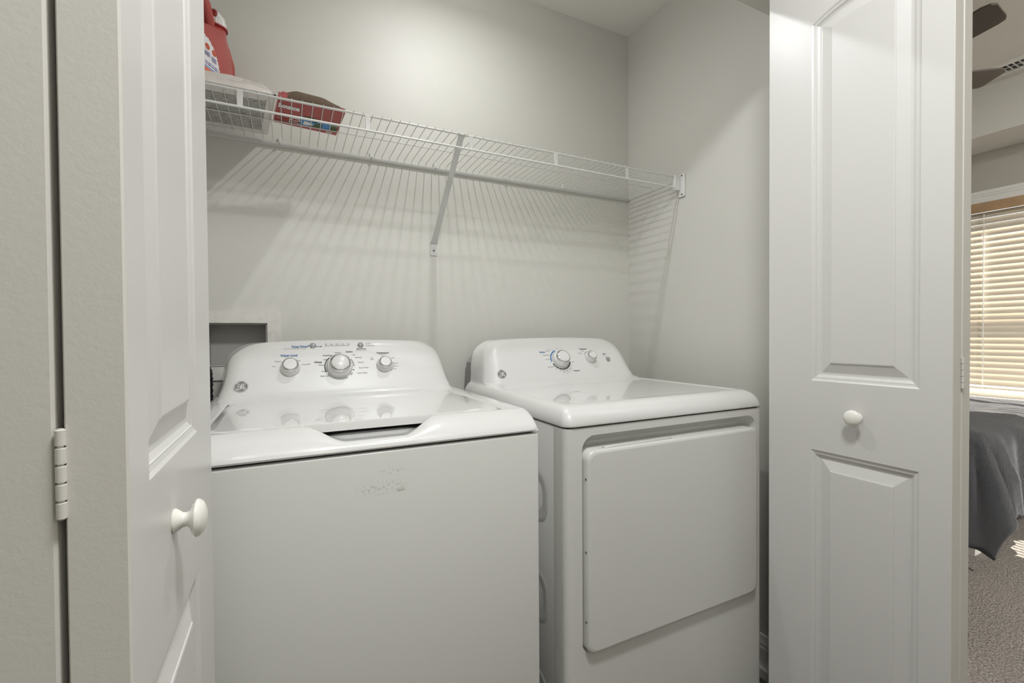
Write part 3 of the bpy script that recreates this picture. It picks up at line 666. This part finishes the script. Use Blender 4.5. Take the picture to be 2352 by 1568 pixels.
obj('wall_strip', MB().rbox((XL+.003, 1.5990, Z(.5945)), (1.3775, YB-.0004, Z(.6040)), .001, 1), WIRE, sh)
for k in range(5):
    x = -.1011+.30425*k
    obj('rail_tab', MB().rbox((x-.0065, 1.3040, Z(.566)), (x+.0065, 1.3062, Z(.608)), .0008, 1), METALW, sh)
for x in (1.2974, 1.0279, .7621, .4834, .2595, -.0171, -.29):
    m = MB().rbox((x-.005, 1.5985, Z(.5965)), (x+.005, YB-.0002, Z(.622)), .0015, 1)
    m.tube([(x, 1.5985, Z(.601)), (x, 1.5930, Z(.5985)), (x, 1.5905, Z(.6035)), (x, 1.5935, Z(.6075))], .0022, 6)
    obj('wall_clip', m, WIRE, sh)
br = MB()
A = Vector((.4785, 1.3100, Z(.6060))); B = Vector((.4755, 1.6010, Z(.333))); d_ = (B-A).normalized(); nrm = Vector((1, 0, 0)); up_ = d_.cross(nrm).normalized()
def bar(a, b_, wa_, wb_, th):
    c_ = [a+nrm*wa_+up_*th, a-nrm*wa_+up_*th, a-nrm*wa_-up_*th, a+nrm*wa_-up_*th, b_+nrm*wb_+up_*th, b_-nrm*wb_+up_*th, b_-nrm*wb_-up_*th, b_+nrm*wb_-up_*th]
    br.add(c_, [(0, 1, 2, 3), (7, 6, 5, 4), (0, 4, 5, 1), (1, 5, 6, 2), (2, 6, 7, 3), (3, 7, 4, 0)])
bar(A, B - d_*.03, .0090, .0095, .0016); bar(B-d_*.03, B, .0095, .0130, .0016)
br.prism(rrect(.4755-.0130, .4755+.0130, Z(.289), Z(.336), .004, 3), lambda x, z: (x, YB-.0042, z), lambda x, z: (x, YB-.0004, z))
br.tube([(.4695, 1.3100, Z(.6060)), (.4695, 1.3045, Z(.6130)), (.4695, 1.3005, Z(.607))], .0016, 6); br.tube([(.4875, 1.3100, Z(.6060)), (.4875, 1.3045, Z(.6130)), (.4875, 1.3005, Z(.607))], .0016, 6)
bo = obj('brace', br, METALW, sh)
obj('screw', MB().lathe([(.0038, 0), (.0032, .0016), (.0001, .002)], (.4755, YB-.0042, Z(.307)), (0, -1, 0), 12), SCREW, bo)
mm = Vector((A.x, A.y, A.z)) + d_*.018
obj('brace_hole', MB().lathe([(.0026, 0), (.0026, .0006)], mm - up_*.0, up_ if up_.y < 0 else -up_, 10), WHITEI, bo)
m = MB().rbox((XR-.0075, 1.2790, Z(.5305)), (XR-.0003, 1.3090, Z(.6200)), .0015, 1)
m.rbox((1.3460, 1.2990, Z(.5560)), (XR-.007, 1.3150, Z(.6135)), .002, 1)
eb = obj('end_bracket', m, PLAST, sh)
for zr in (.612, .5395): obj('screw', MB().lathe([(.0036, 0), (.003, .0014), (.0001, .0018)], (XR-.0075, 1.2915, Z(zr)), (-1, 0, 0), 10), SCREW, eb)

# ================================================================== things on the shelf
ZD = .6137
# printed soft pack wrapped in plastic
PACK = mat('pack_plastic', (226, 220, 216), .3, bump=(26, .3, .01))
def pack_xr(y): return -.0215 - (y-1.3235)*.110
rowsT, rowsB = [], []
NXp, NYp = 36, 22
for j in range(NYp+1):
    ty = j/NYp; y = 1.318 + .272*ty; rt, rb = [], []
    for i in range(NXp+1):
        tx = i/NXp; x = (XL+.006) + (pack_xr(y)-XL-.006)*tx
        e = min(1, min(tx, 1-tx)/.10)*1.0; g = min(1, min(ty, 1-ty)/.13)
        prof = math.sqrt(max(0, 1-(1-e)**2))*math.sqrt(max(0, 1-(1-g)**2))
        nz = noise.noise(Vector((x*16, y*16, 3)))*.004 + noise.noise(Vector((x*45, y*45, 1)))*.0018
        h = min(.0355, .042*prof - .012*smooth01((tx-.66)/.34) + nz*prof)
        rt.append((x, y, Z(ZD+.006+max(.0, h)))); rb.append((x, y, Z(ZD + .006*(1-prof))))
    rowsT.append(rt); rowsB.append(rb)
m = MB().grid(rowsT).grid(rowsB)
rim = lambda g: g[0] + [r_[-1] for r_ in g[1:-1]] + g[-1][::-1] + [r_[0] for r_ in g[1:-1]][::-1]
m.grid([rim(rowsB), rim(rowsT)], True)
pk_ = obj('napkin_pack', m, PACK, None, 'flat white plastic-wrapped pack with grey print under the red bottle', 'pack')
# grey printed panel on the underside (fine lines of print)
PRN = mat('grey_print', (176, 174, 170), .6)
nt = PRN.node_tree; tcn = nt.nodes.new('ShaderNodeTexCoord'); mp = nt.nodes.new('ShaderNodeMapping'); mp.inputs['Scale'].default_value = (60, 520, 1)
nt.links.new(tcn.outputs['Object'], mp.inputs[0]); nn_ = nt.nodes.new('ShaderNodeTexNoise'); nn_.inputs['Scale'].default_value = 1; nn_.inputs['Detail'].default_value = 3; nt.links.new(mp.outputs[0], nn_.inputs['Vector'])
rp = nt.nodes.new('ShaderNodeValToRGB'); rp.color_ramp.elements[0].position = .42; rp.color_ramp.elements[1].position = .58
rp.color_ramp.elements[0].color = (*lin((128, 126, 122)), 1); rp.color_ramp.elements[1].color = (*lin((196, 193, 188)), 1)
nt.links.new(nn_.outputs['Fac'], rp.inputs['Fac']); nt.links.new(rp.outputs['Color'], nt.nodes['Principled BSDF'].inputs['Base Color'])
g = []
for j in range(9):
    y = 1.326+.246*j/8; g.append([(XL+.02 + (pack_xr(y)-.020-XL-.02)*i/8, y, Z(ZD-.0004 + (.0028 if j in (0, 8) else 0))) for i in range(9)])
obj('printed_panel', MB().grid(g), PRN, pk_)
FILM = film('clear_film', (240, 238, 236), .32, .12)
g = []
for j in range(15):
    y = 1.322+.12*j/14; row = []
    for i in range(13):
        x = -.125 + (pack_xr(y)-.003+.125)*i/12
        row.append((x, y, Z(ZD+.024+.012*noise.noise(Vector((x*50, y*50, 7)))+.006*noise.noise(Vector((x*130, y*130, 2))) + .020*math.sin(math.pi*min(1, i/11))*math.exp(-((i-8)/3)**2) - .010*(i/12)**3)))
    g.append(row)
obj('loose_film', MB().grid(g, smooth=False), FILM, pk_)
# red detergent bottle
RED = mat('red_bottle_plastic', (168, 64, 58), .30, coat=.2)
RED2 = mat('red_button_plastic', (146, 44, 40), .3, coat=.3)
az = math.radians(28.6); bu = Vector((math.sin(az), math.cos(az), 0)); bn = Vector((math.cos(az), -math.sin(az), 0)); BO = Vector((-.196, 1.470, Z(.6562)))
def bp_(u, n_, h): return BO + bu*u + bn*n_ + Vector((0, 0, h))
bt = thing('detergent_bottle', BO, 'red detergent bottle with a white tap cap standing on the wrapped pack', 'bottle')
SEC = [(0, .078, .028, 0), (.004, .086, .033, 0), (.015, .091, .036, 0), (.06, .0915, .0365, 0), (.110, .0905, .036, .000), (.136, .086, .0345, .002), (.156, .075, .032, .009), (.172, .058, .030, .022), (.185, .040, .028, .036), (.194, .029, .0265, .046), (.203, .0245, .0245, .0475)]
def sec_at(h):
    for (a, b_) in zip(SEC, SEC[1:]):
        if a[0] <= h <= b_[0]:
            t = (h-a[0])/(b_[0]-a[0]); return tuple(a[i]+(b_[i]-a[i])*t for i in range(4))
    return SEC[-1]
def sup(t, e): return math.copysign(abs(math.cos(t))**e, math.cos(t)), math.copysign(abs(math.sin(t))**e, math.sin(t))
rws = []
for h, a, b_, c_ in SEC:
    e = .55 if h < .15 else .55+.45*min(1, (h-.15)/.037)
    rws.append([bp_(c_ + a*sup(2*math.pi*k/40, e)[0], b_*sup(2*math.pi*k/40, e)[1], h) for k in range(40)])
m = MB().grid(rws, True); m.add(rws[0], [tuple(range(39, -1, -1))]); m.add(rws[-1], [tuple(range(40))])
# ridge down the far end and the loop handle
m.tube([bp_(.080, .018, .008), bp_(.082, .020, .06), bp_(.078, .020, .115), bp_(.062, .018, .155), bp_(.045, .014, .182)], .010, 10, True, [.006, .011, .012, .011, .008])
m.tube([bp_(.026, 0, .184), bp_(.014, .002, .208), bp_(.000, .002, .238), bp_(-.026, 0, .264), bp_(-.058, 0, .262), bp_(-.082, 0, .225), bp_(-.086, 0, .170), bp_(-.075, 0, .124)], .016, 14, True, [.014, .0165, .017, .017, .017, .017, .019, .022])
obj('bottle_body', m, RED, bt, autosmooth=70)
cp = MB().lathe([(.030, .2015), (.0305, .205), (.0275, .2055)], bp_(.0475, 0, 0), (0, 0, 1), 36); obj('collar', cp, RED, bt)
cpm = MB(); cr = []
for h, r_ in ((.2055, .0262), (.207, .0268), (.222, .0258), (.224, .0240)):
    cr.append([bp_(.0475 + (r_+(.0005 if k % 2 else -.0004))*math.cos(2*math.pi*k/64), (r_+(.0005 if k % 2 else -.0004))*math.sin(2*math.pi*k/64), h) for k in range(64)])
cpm.grid(cr, True, False); cpm.add(cr[-1], [tuple(range(64))])
cap = obj('cap', cpm, PLAST, bt)
m = MB().tube([bp_(.032, .006, .2360), bp_(.050, .006, .2360), bp_(.064, .006, .2345)], .012, 20, True, [.0122, .0120, .0110]); m.tube([bp_(.050, .006, .222), bp_(.050, .006, .234)], .0115, 16)
m.tube([bp_(.062, .006, .236), bp_(.069, .006, .230), bp_(.071, .006, .220)], .0065, 10)
obj('tap', m, PLAST, cap)
obj('tap_button', MB().lathe([(.0117, 0), (.0117, .002), (.0104, .0045), (.006, .0065), (.0001, .0070)], bp_(.0325, .006, .2360), -bu, 24), RED2, cap)
def lab(u0, u1, h0, h1, m_, name, off, mask=None, par=None, n=22):
    mb = MB(); pts = {}
    def pt(u, h):
        hh, a, b_, c_ = sec_at(h); q1 = max(-1, min(1, (u-c_)/a)); e = .55
        return bp_(u, b_*(max(0, 1-abs(q1)**(2/e)))**(e/2) + off, h)
    for i in range(n):
        for j in range(n):
            ua, ub = u0+(u1-u0)*i/n, u0+(u1-u0)*(i+1)/n; ha, hb = h0+(h1-h0)*j/n, h0+(h1-h0)*(j+1)/n
            if mask and not mask((ua+ub)/2, (ha+hb)/2): continue
            mb.add([pt(ua, ha), pt(ub, ha), pt(ub, hb), pt(ua, hb)], [(0, 1, 2, 3)])
    return obj(name, mb, m_, par or bt)
ell = lambda u, h: ((u+.052)/.062)**2 + (max(0, h-.040)/.090)**2 < 1 and u > -.088
lw_ = lab(-.088, .012, .004, .134, mat('label_paper', (224, 222, 224), .4), 'label', .0009, ell, n=34)
lab(-.088, .012, .004, .046, mat('label_orange', (222, 112, 82), .4), 'label_band', .0013, ell, lw_, n=26)
LB = mat('label_blue', (84, 88, 150), .5); LO = mat('label_rust', (190, 84, 52), .5); LBR = mat('label_brown', (140, 84, 58), .5); LSK = mat('label_sky', (120, 156, 206), .5)
lab(-.084, .010, .047, .051, LSK, 'label_stripe', .0013, ell, lw_, n=10)
for k in range(2): lab(-.080, .004, .055+.005*k, .0575+.005*k, LB, 'label_print', .0013, lambda u, h: ell(u, h) and int(u*900) % 4 != 0, lw_, n=30)
for k, (u_, h_) in enumerate(((-.062, .078), (-.038, .076), (-.014, .072))):
    lab(u_-.008, u_+.010, h_, h_+.013, LB, 'label_print', .0013, lambda u, h: ell(u, h) and int(h*700) % 2 == 0, lw_, n=18)
    lab(u_-.006, u_+.010, h_+.018, h_+.034, LO, 'label_picture', .0013, lambda u, h, uu=u_+.002, h2=h_+.026: ell(u, h) and ((u-uu)/.008)**2+((h-h2)/.008)**2 < 1, lw_, n=12)
for u_, h_ in ((-.052, .122), (-.070, .110)):
    lab(u_-.006, u_+.006, h_-.006, h_+.006, LB, 'label_picture', .0013, lambda u, h, uu=u_, h2=h_: ell(u, h) and ((u-uu)/.006)**2+((h-h2)/.006)**2 < 1 and ((u-uu)/.0042)**2+((h-h2)/.0042)**2 > .6, lw_, n=14)
for k in range(5): lab(-.084, .004, .010+.0065*k, .0130+.0065*k, LBR, 'label_print', .0017, lambda u, h: ell(u, h) and int(u*1100) % 3 != 0, lw_, n=36)
# dryer sheet box lying face down on the wires
BX_ = [Vector((-.0156, 1.3147, 0)), Vector((.1475, 1.3310, 0)), Vector((.1378, 1.4908, 0)), Vector((-.0317, 1.4702, 0))]
def bxp(s, t, h): return BX_[0]*(1-s)*(1-t) + BX_[1]*s*(1-t) + BX_[2]*s*t + BX_[3]*(1-s)*t + Vector((0, 0, Z(ZD+.0003)+h))     # s along, t front to back
BRED = mat('box_red', (166, 46, 44), .35, coat=.2); BRN = mat('cardboard_brown', (94, 77, 58), .8); BDK = mat('box_red_dark', (150, 38, 36), .4)
sb = thing('dryer_sheet_box', bxp(.5, .5, 0), 'crushed red carton of dryer sheets with its brown flap torn open on the shelf', 'box')
m = MB(); hts = [.014, .012, .018, .020]
cor = [(0, 0), (1, 0), (1, 1), (0, 1)]
lowp = [bxp(s, t, 0) for s, t in cor]; topp = [bxp(s, t, h) for (s, t), h in zip(cor, hts)]
m.add(lowp + topp, [(3, 2, 1, 0), (0, 1, 5, 4), (1, 2, 6, 5), (2, 3, 7, 6), (3, 0, 4, 7), (4, 5, 6, 7)])
obj('carton', m, BRED, sb)
# torn flap: curved brown sheet rising from the front edge
g = []
FL = [(-.012, .001), (-.014, .006), (-.004, .012), (.03, .018), (.09, .0245), (.17, .031), (.26, .0375), (.34, .0415), (.40, .0425)]
for j, (t, hb) in enumerate(FL):
    row = []
    for i in range(17):
        q = i/16; s = .13 + .80*q; k = math.sin(math.pi*(.12+.80*q))
        hh = hb if j < 2 else .009 + (hb*1.22-.009)*(.30+.70*min(1, 1.25*k))
        row.append(bxp(s - .035*(1-q)*j/8 - .03*q*j/8, t, hh))
    g.append(row)
g2 = [[p_ + Vector((0, .0004, .0011)) for p_ in r_] for r_ in g]
m = MB().grid(g).grid(g2).grid([rim(g), rim(g2)], True); obj('flap', m, BRN, sb)
m = MB(); m.add([bxp(.05, -.010, .002), bxp(.17, -.010, .002), bxp(.14, -.006, .0145), bxp(.05, -.006, .0175)], [(0, 1, 2, 3)]); obj('carton_tab', m, BRED, sb)
# print on the underside; bu2: reading direction, text tops towards the front
def bf(s, t, h=-.0005): return bxp(s, t, h)
BL, BT_ = .164, .157
def BFm(s, t, h=-.0007): return lambda u, v: bxp(s + u/BL, t - v/BT_, h)
m = MB(); txt(m, 'bounce', .034, BFm(.175, .27), 'CENTER', .0022, 0, .50); 
for k in range(3): txt(m, 'dryer sheets', .008, BFm(.86, .50+.055*k), 'CENTER', .0001)
txt(m, '34', .020, BFm(.86, .93), 'CENTER'); m.flat([(.025, .77), (.085, .77), (.085, .785), (.025, .785)], lambda s, t: bf(s, t))
lt = obj('white_lettering', m, WHITEI, sb, kind='stuff')
m = MB(); m.flat([(.36, .52), (.52, .46), (.96, .60), (.97, .86), (.40, .88)], lambda s, t: bf(s, t, -.0004)); obj('picture_green', m, mat('print_green', (70, 92, 52), .5), lt)
m = MB(); m.flat([(.36, .50), (.66, .54), (.62, .70), (.52, .86), (.38, .86)], lambda s, t: bf(s, t, -.0008)); m.flat([(.74, .58), (.86, .60), (.86, .84), (.72, .84)], lambda s, t: bf(s, t, -.0008)); m.flat([(.5, .52), (.74, .58), (.74, .66), (.56, .64)], lambda s, t: bf(s, t, -.0008)); obj('picture_blue', m, mat('print_blue', (78, 142, 202), .5), lt)
m = MB(); m.flat([(.44, .66), (.53, .68), (.60, .76), (.50, .82), (.43, .82)], lambda s, t: bf(s, t, -.0012)); m.flat([(.42, .54), (.50, .56), (.44, .62)], lambda s, t: bf(s, t, -.0012)); obj('picture_cloth', m, WHITEI, lt)
m = MB(); m.flat([(.01, .60), (.30, .56), (.30, .97), (.01, .97)], lambda s, t: bf(s, t, -.0003)); obj('picture_stripe', m, BDK, lt)
m = MB()
for k in range(4): m.flat(ringpoly(0, 0, .012, .0155, 20, 200, 10), BFm(.31, .66+.08*k, -.0010)) if k % 2 else m.flat(ringpoly(0, 0, .012, .0155, 160, 340, 10), BFm(.31, .66+.08*k, -.0010))
obj('picture_script', m, WHITEI, lt)

# ================================================================== bedroom
# bed
BZ = Z(-.50); EX, EY = 3.05, 1.02
bd = thing('bed', (3.75, 2.0, 0), 'bed with a white frame under a charcoal ribbed comforter by the bedroom window', 'bed')
FRW = mat('bed_frame_white', (226, 222, 214), .4)
m = MB(); m.box((EX+.02, EY+.03, .14), (4.55, 2.95, .28)); obj('bed_frame', m, FRW, bd)
for x, y in ((EX-.02, EY-.03), (4.47, EY-.03), (EX-.02, 2.86), (4.47, 2.86)):
    m = MB(); m.add([(x, y, 0), (x+.07, y, 0), (x+.07, y+.07, 0), (x, y+.07, 0), (x-.01, y-.01, .2), (x+.09, y-.01, .2), (x+.09, y+.09, .2), (x-.01, y+.09, .2)], [(0, 3, 2, 1), (4, 5, 6, 7), (0, 1, 5, 4), (1, 2, 6, 5), (2, 3, 7, 6), (3, 0, 4, 7)]); obj('leg', m, FRW, bd)
obj('mattress', MB().rbox((EX+.03, EY+.03, .28), (4.54, 2.94, BZ-.03), .05, 4), mat('mattress_ticking', (228, 226, 220), .8), bd)
COMF = mat('charcoal_comforter', (88, 88, 90), .9, spec=.2)
nt = COMF.node_tree; bb = nt.nodes['Principled BSDF']; bb.inputs['Sheen Weight'].default_value = .3; bb.inputs['Sheen Roughness'].default_value = .4
tcn = nt.nodes.new('ShaderNodeTexCoord'); mp = nt.nodes.new('ShaderNodeMapping'); mp.inputs['Rotation'].default_value = (0, 0, .5)
uvn = nt.nodes.new('ShaderNodeUVMap'); nt.links.new(uvn.outputs[0], mp.inputs[0])
wv = nt.nodes.new('ShaderNodeTexWave'); wv.inputs['Scale'].default_value = 34; wv.inputs['Distortion'].default_value = 1.2; wv.inputs['Detail'].default_value = 2; nt.links.new(mp.outputs[0], wv.inputs['Vector'])
rp = nt.nodes.new('ShaderNodeValToRGB'); rp.color_ramp.elements[0].color = (*lin((40, 40, 43)), 1); rp.color_ramp.elements[1].color = (*lin((88, 87, 88)), 1)
nt.links.new(wv.outputs['Fac'], rp.inputs['Fac']); nt.links.new(rp.outputs['Color'], bb.inputs['Base Color'])
bp = nt.nodes.new('ShaderNodeBump'); bp.inputs['Strength'].default_value = .6; bp.inputs['Distance'].default_value = .006; nt.links.new(wv.outputs['Fac'], bp.inputs['Height']); nt.links.new(bp.outputs['Normal'], bb.inputs['Normal'])
def comf(a, b_):
    # a, b_: cloth distances past the two edges (negative = on the bed)
    rr = .07
    if a <= 0 and b_ <= 0:
        x, y = EX-a, EY-b_
        return Vector((x, y, BZ + .012*noise.noise(Vector((x*5, y*5, 0))) + .008*noise.noise(Vector((x*14, y*9, 4)))))
    da, db = max(a, 0), max(b_, 0); d0 = math.hypot(da, db); dx, dy = da/d0, db/d0; d = (da**5+db**5)**(1/5)
    th = math.atan2(db, da)
    if d < rr*1.57: out = rr*math.sin(d/rr); dn = rr*(1-math.cos(d/rr))
    else: out = rr + .14*(d-rr*1.57)*(.6+2.2*math.sin(2*th) if a > 0 and b_ > 0 else .6); dn = rr + (d-rr*1.57)*.97
    run = (min(0, b_) if da > 0 else 0) - (min(0, a) if db > 0 else 0)
    fold = .030*math.sin(run*17 + 1.3) + .018*math.sin(run*39) + .024*math.sin(th*9)
    out += fold*min(1, d/.25)
    return Vector((EX - min(a, 0) - dx*out, EY - min(b_, 0) - dy*out, max(.03, BZ - dn)))
na, nb = 76, 70; LA, LB_ = .56, .42
pts = []; uvs = []
for i in range(na+1):
    a = LA - (LA+1.46)*(i/na)
    row = []
    for j in range(nb+1):
        b_ = LB_ - (LB_+1.85)*(j/nb)**1.15
        row.append(comf(a, b_)); uvs.append((a*2, b_*2))
    pts.append(row)
mb = MB().grid(pts); cf = obj('comforter', mb, COMF, bd, autosmooth=180)
uvl = cf.data.uv_layers.new(name='UVMap')
ntot = (na+1)*(nb+1)
if len(cf.data.vertices) == ntot:
    for lpz in cf.data.loops: uvl.data[lpz.index].uv = uvs[lpz.vertex_index]
else:
    for lpz in cf.data.loops:
        co = cf.data.vertices[lpz.vertex_index].co; uvl.data[lpz.index].uv = (co.x*2+co.z, co.y*2+co.z)
sol = cf.modifiers.new('thickness', 'SOLIDIFY'); sol.thickness = .018; sol.offset = 1
# ceiling fan
FD = mat('fan_brown', (86, 78, 70), .5, var=(9, .08)); FB = mat('fan_bronze', (52, 46, 42), .35, metal=.6)
fx, fy, fz = 2.905, 1.416, Z(1.36)
fn = thing('ceiling_fan', (fx, fy, fz-.12), 'dark brown bladed ceiling fan hanging from the bedroom tray ceiling', 'ceiling fan')
obj('downrod', MB().tube([(fx, fy, ZT), (fx, fy, fz+.06)], .013, 12), FB, fn)
obj('canopy', MB().lathe([(.065, 0), (.060, -.03), (.02, -.06)], (fx, fy, ZT), (0, 0, 1), 28), FB, fn)
obj('motor', MB().lathe([(.03, .07), (.10, .055), (.125, .02), (.125, -.02), (.09, -.05), (.05, -.06)], (fx, fy, fz), (0, 0, 1), 32), FB, fn)
obj('lamp_bowl', MB().lathe([(.10, -.06), (.11, -.075), (.09, -.11), (.05, -.13), (.0001, -.137)], (fx, fy, fz), (0, 0, 1), 28), mat('fan_glass', (236, 230, 216), .3), fn)
a0 = math.atan2(.815-fy, 2.715-fx)
for k in range(5):
    an = a0 + k*2*math.pi/5; ca, sa = math.cos(an), math.sin(an); tw = math.radians(12)
    def bl3(r_, t_, h, ca=ca, sa=sa): 
        return (fx + r_*ca - t_*math.cos(tw)*sa, fy + r_*sa + t_*math.cos(tw)*ca, fz - .005 + h - t_*math.sin(tw))
    poly = [(.16, -.050), (.30, -.060), (.600, -.070), (.630, -.058), (.640, -.040), (.612, .050), (.598, .066), (.570, .070), (.30, .062), (.16, .050)]
    bl_ = obj('fan_blade', MB().prism(poly, lambda r_, t_: bl3(r_, t_, 0), lambda r_, t_: bl3(r_, t_, .009)), FD, fn)
    obj('blade_iron', MB().prism([(.09, -.018), (.20, -.030), (.23, 0), (.20, .030), (.09, .018)], lambda r_, t_: bl3(r_, t_, .009), lambda r_, t_: bl3(r_, t_, .013)), FB, bl_)
# return-air grille in the tray ceiling
VY0, VY1, VX0, VX1 = .72, 1.46, 3.985, 4.155
gr = thing('ceiling_vent', ((VX0+VX1)/2, (VY0+VY1)/2, ZT-.014), 'white louvred air vent in the bedroom ceiling behind the fan blade', 'vent')
m = MB(); m.box((VX0, VY0, ZT-.012), (VX0+.03, VY1, ZT)); m.box((VX1-.03, VY0, ZT-.012), (VX1, VY1, ZT)); m.box((VX0+.03, VY0, ZT-.012), (VX1-.03, VY0+.03, ZT)); m.box((VX0+.03, VY1-.03, ZT-.012), (VX1-.03, VY1, ZT)); m.box((VX0+.03, 1.236, ZT-.012), (VX1-.03, 1.252, ZT))
obj('grille_frame', m, TRIM, gr)
obj('duct_dark', MB().box((VX0+.03, VY0+.03, ZT-.003), (VX1-.03, VY1-.03, ZT-.0005)), BLACKP, gr)
l0 = None
for k in range(7):
    y = 1.262+.026*k
    if l0 is None: l0 = obj('louvre', MB().add([(VX0+.03, y, ZT-.012), (VX1-.03, y, ZT-.012), (VX1-.03, y+.022, ZT-.004), (VX0+.03, y+.022, ZT-.004), (VX0+.03, y, ZT-.010), (VX1-.03, y, ZT-.010), (VX1-.03, y+.022, ZT-.002), (VX0+.03, y+.022, ZT-.002)], [(0, 3, 2, 1), (4, 5, 6, 7), (0, 1, 5, 4), (1, 2, 6, 5), (2, 3, 7, 6), (3, 0, 4, 7)]), TRIM, gr); yb0 = y
    else: copyo(l0, gr, (0, y-yb0, 0))
for k in range(18): 
    y = .765+.0263*k
    if k == 0: g0 = obj('grid_bar', MB().box((VX0+.03, y, ZT-.010), (VX1-.03, y+.004, ZT-.003)), TRIM, gr)
    else: copyo(g0, gr, (0, .0263*k, 0))
obj('grid_bar', MB().box(((VX0+VX1)/2-.002, VY0+.03, ZT-.0095), ((VX0+VX1)/2+.002, 1.24, ZT-.004)), TRIM, gr)
disc_lamp('bedroom_fill_lamp', 2.55, -1.40, ZT, .08, L_BED, 'added round fill lamp on the bedroom tray ceiling, out of view, away from the fan')  # added out-of-view lamp that brightens the bedroom ceiling, bed and carpet
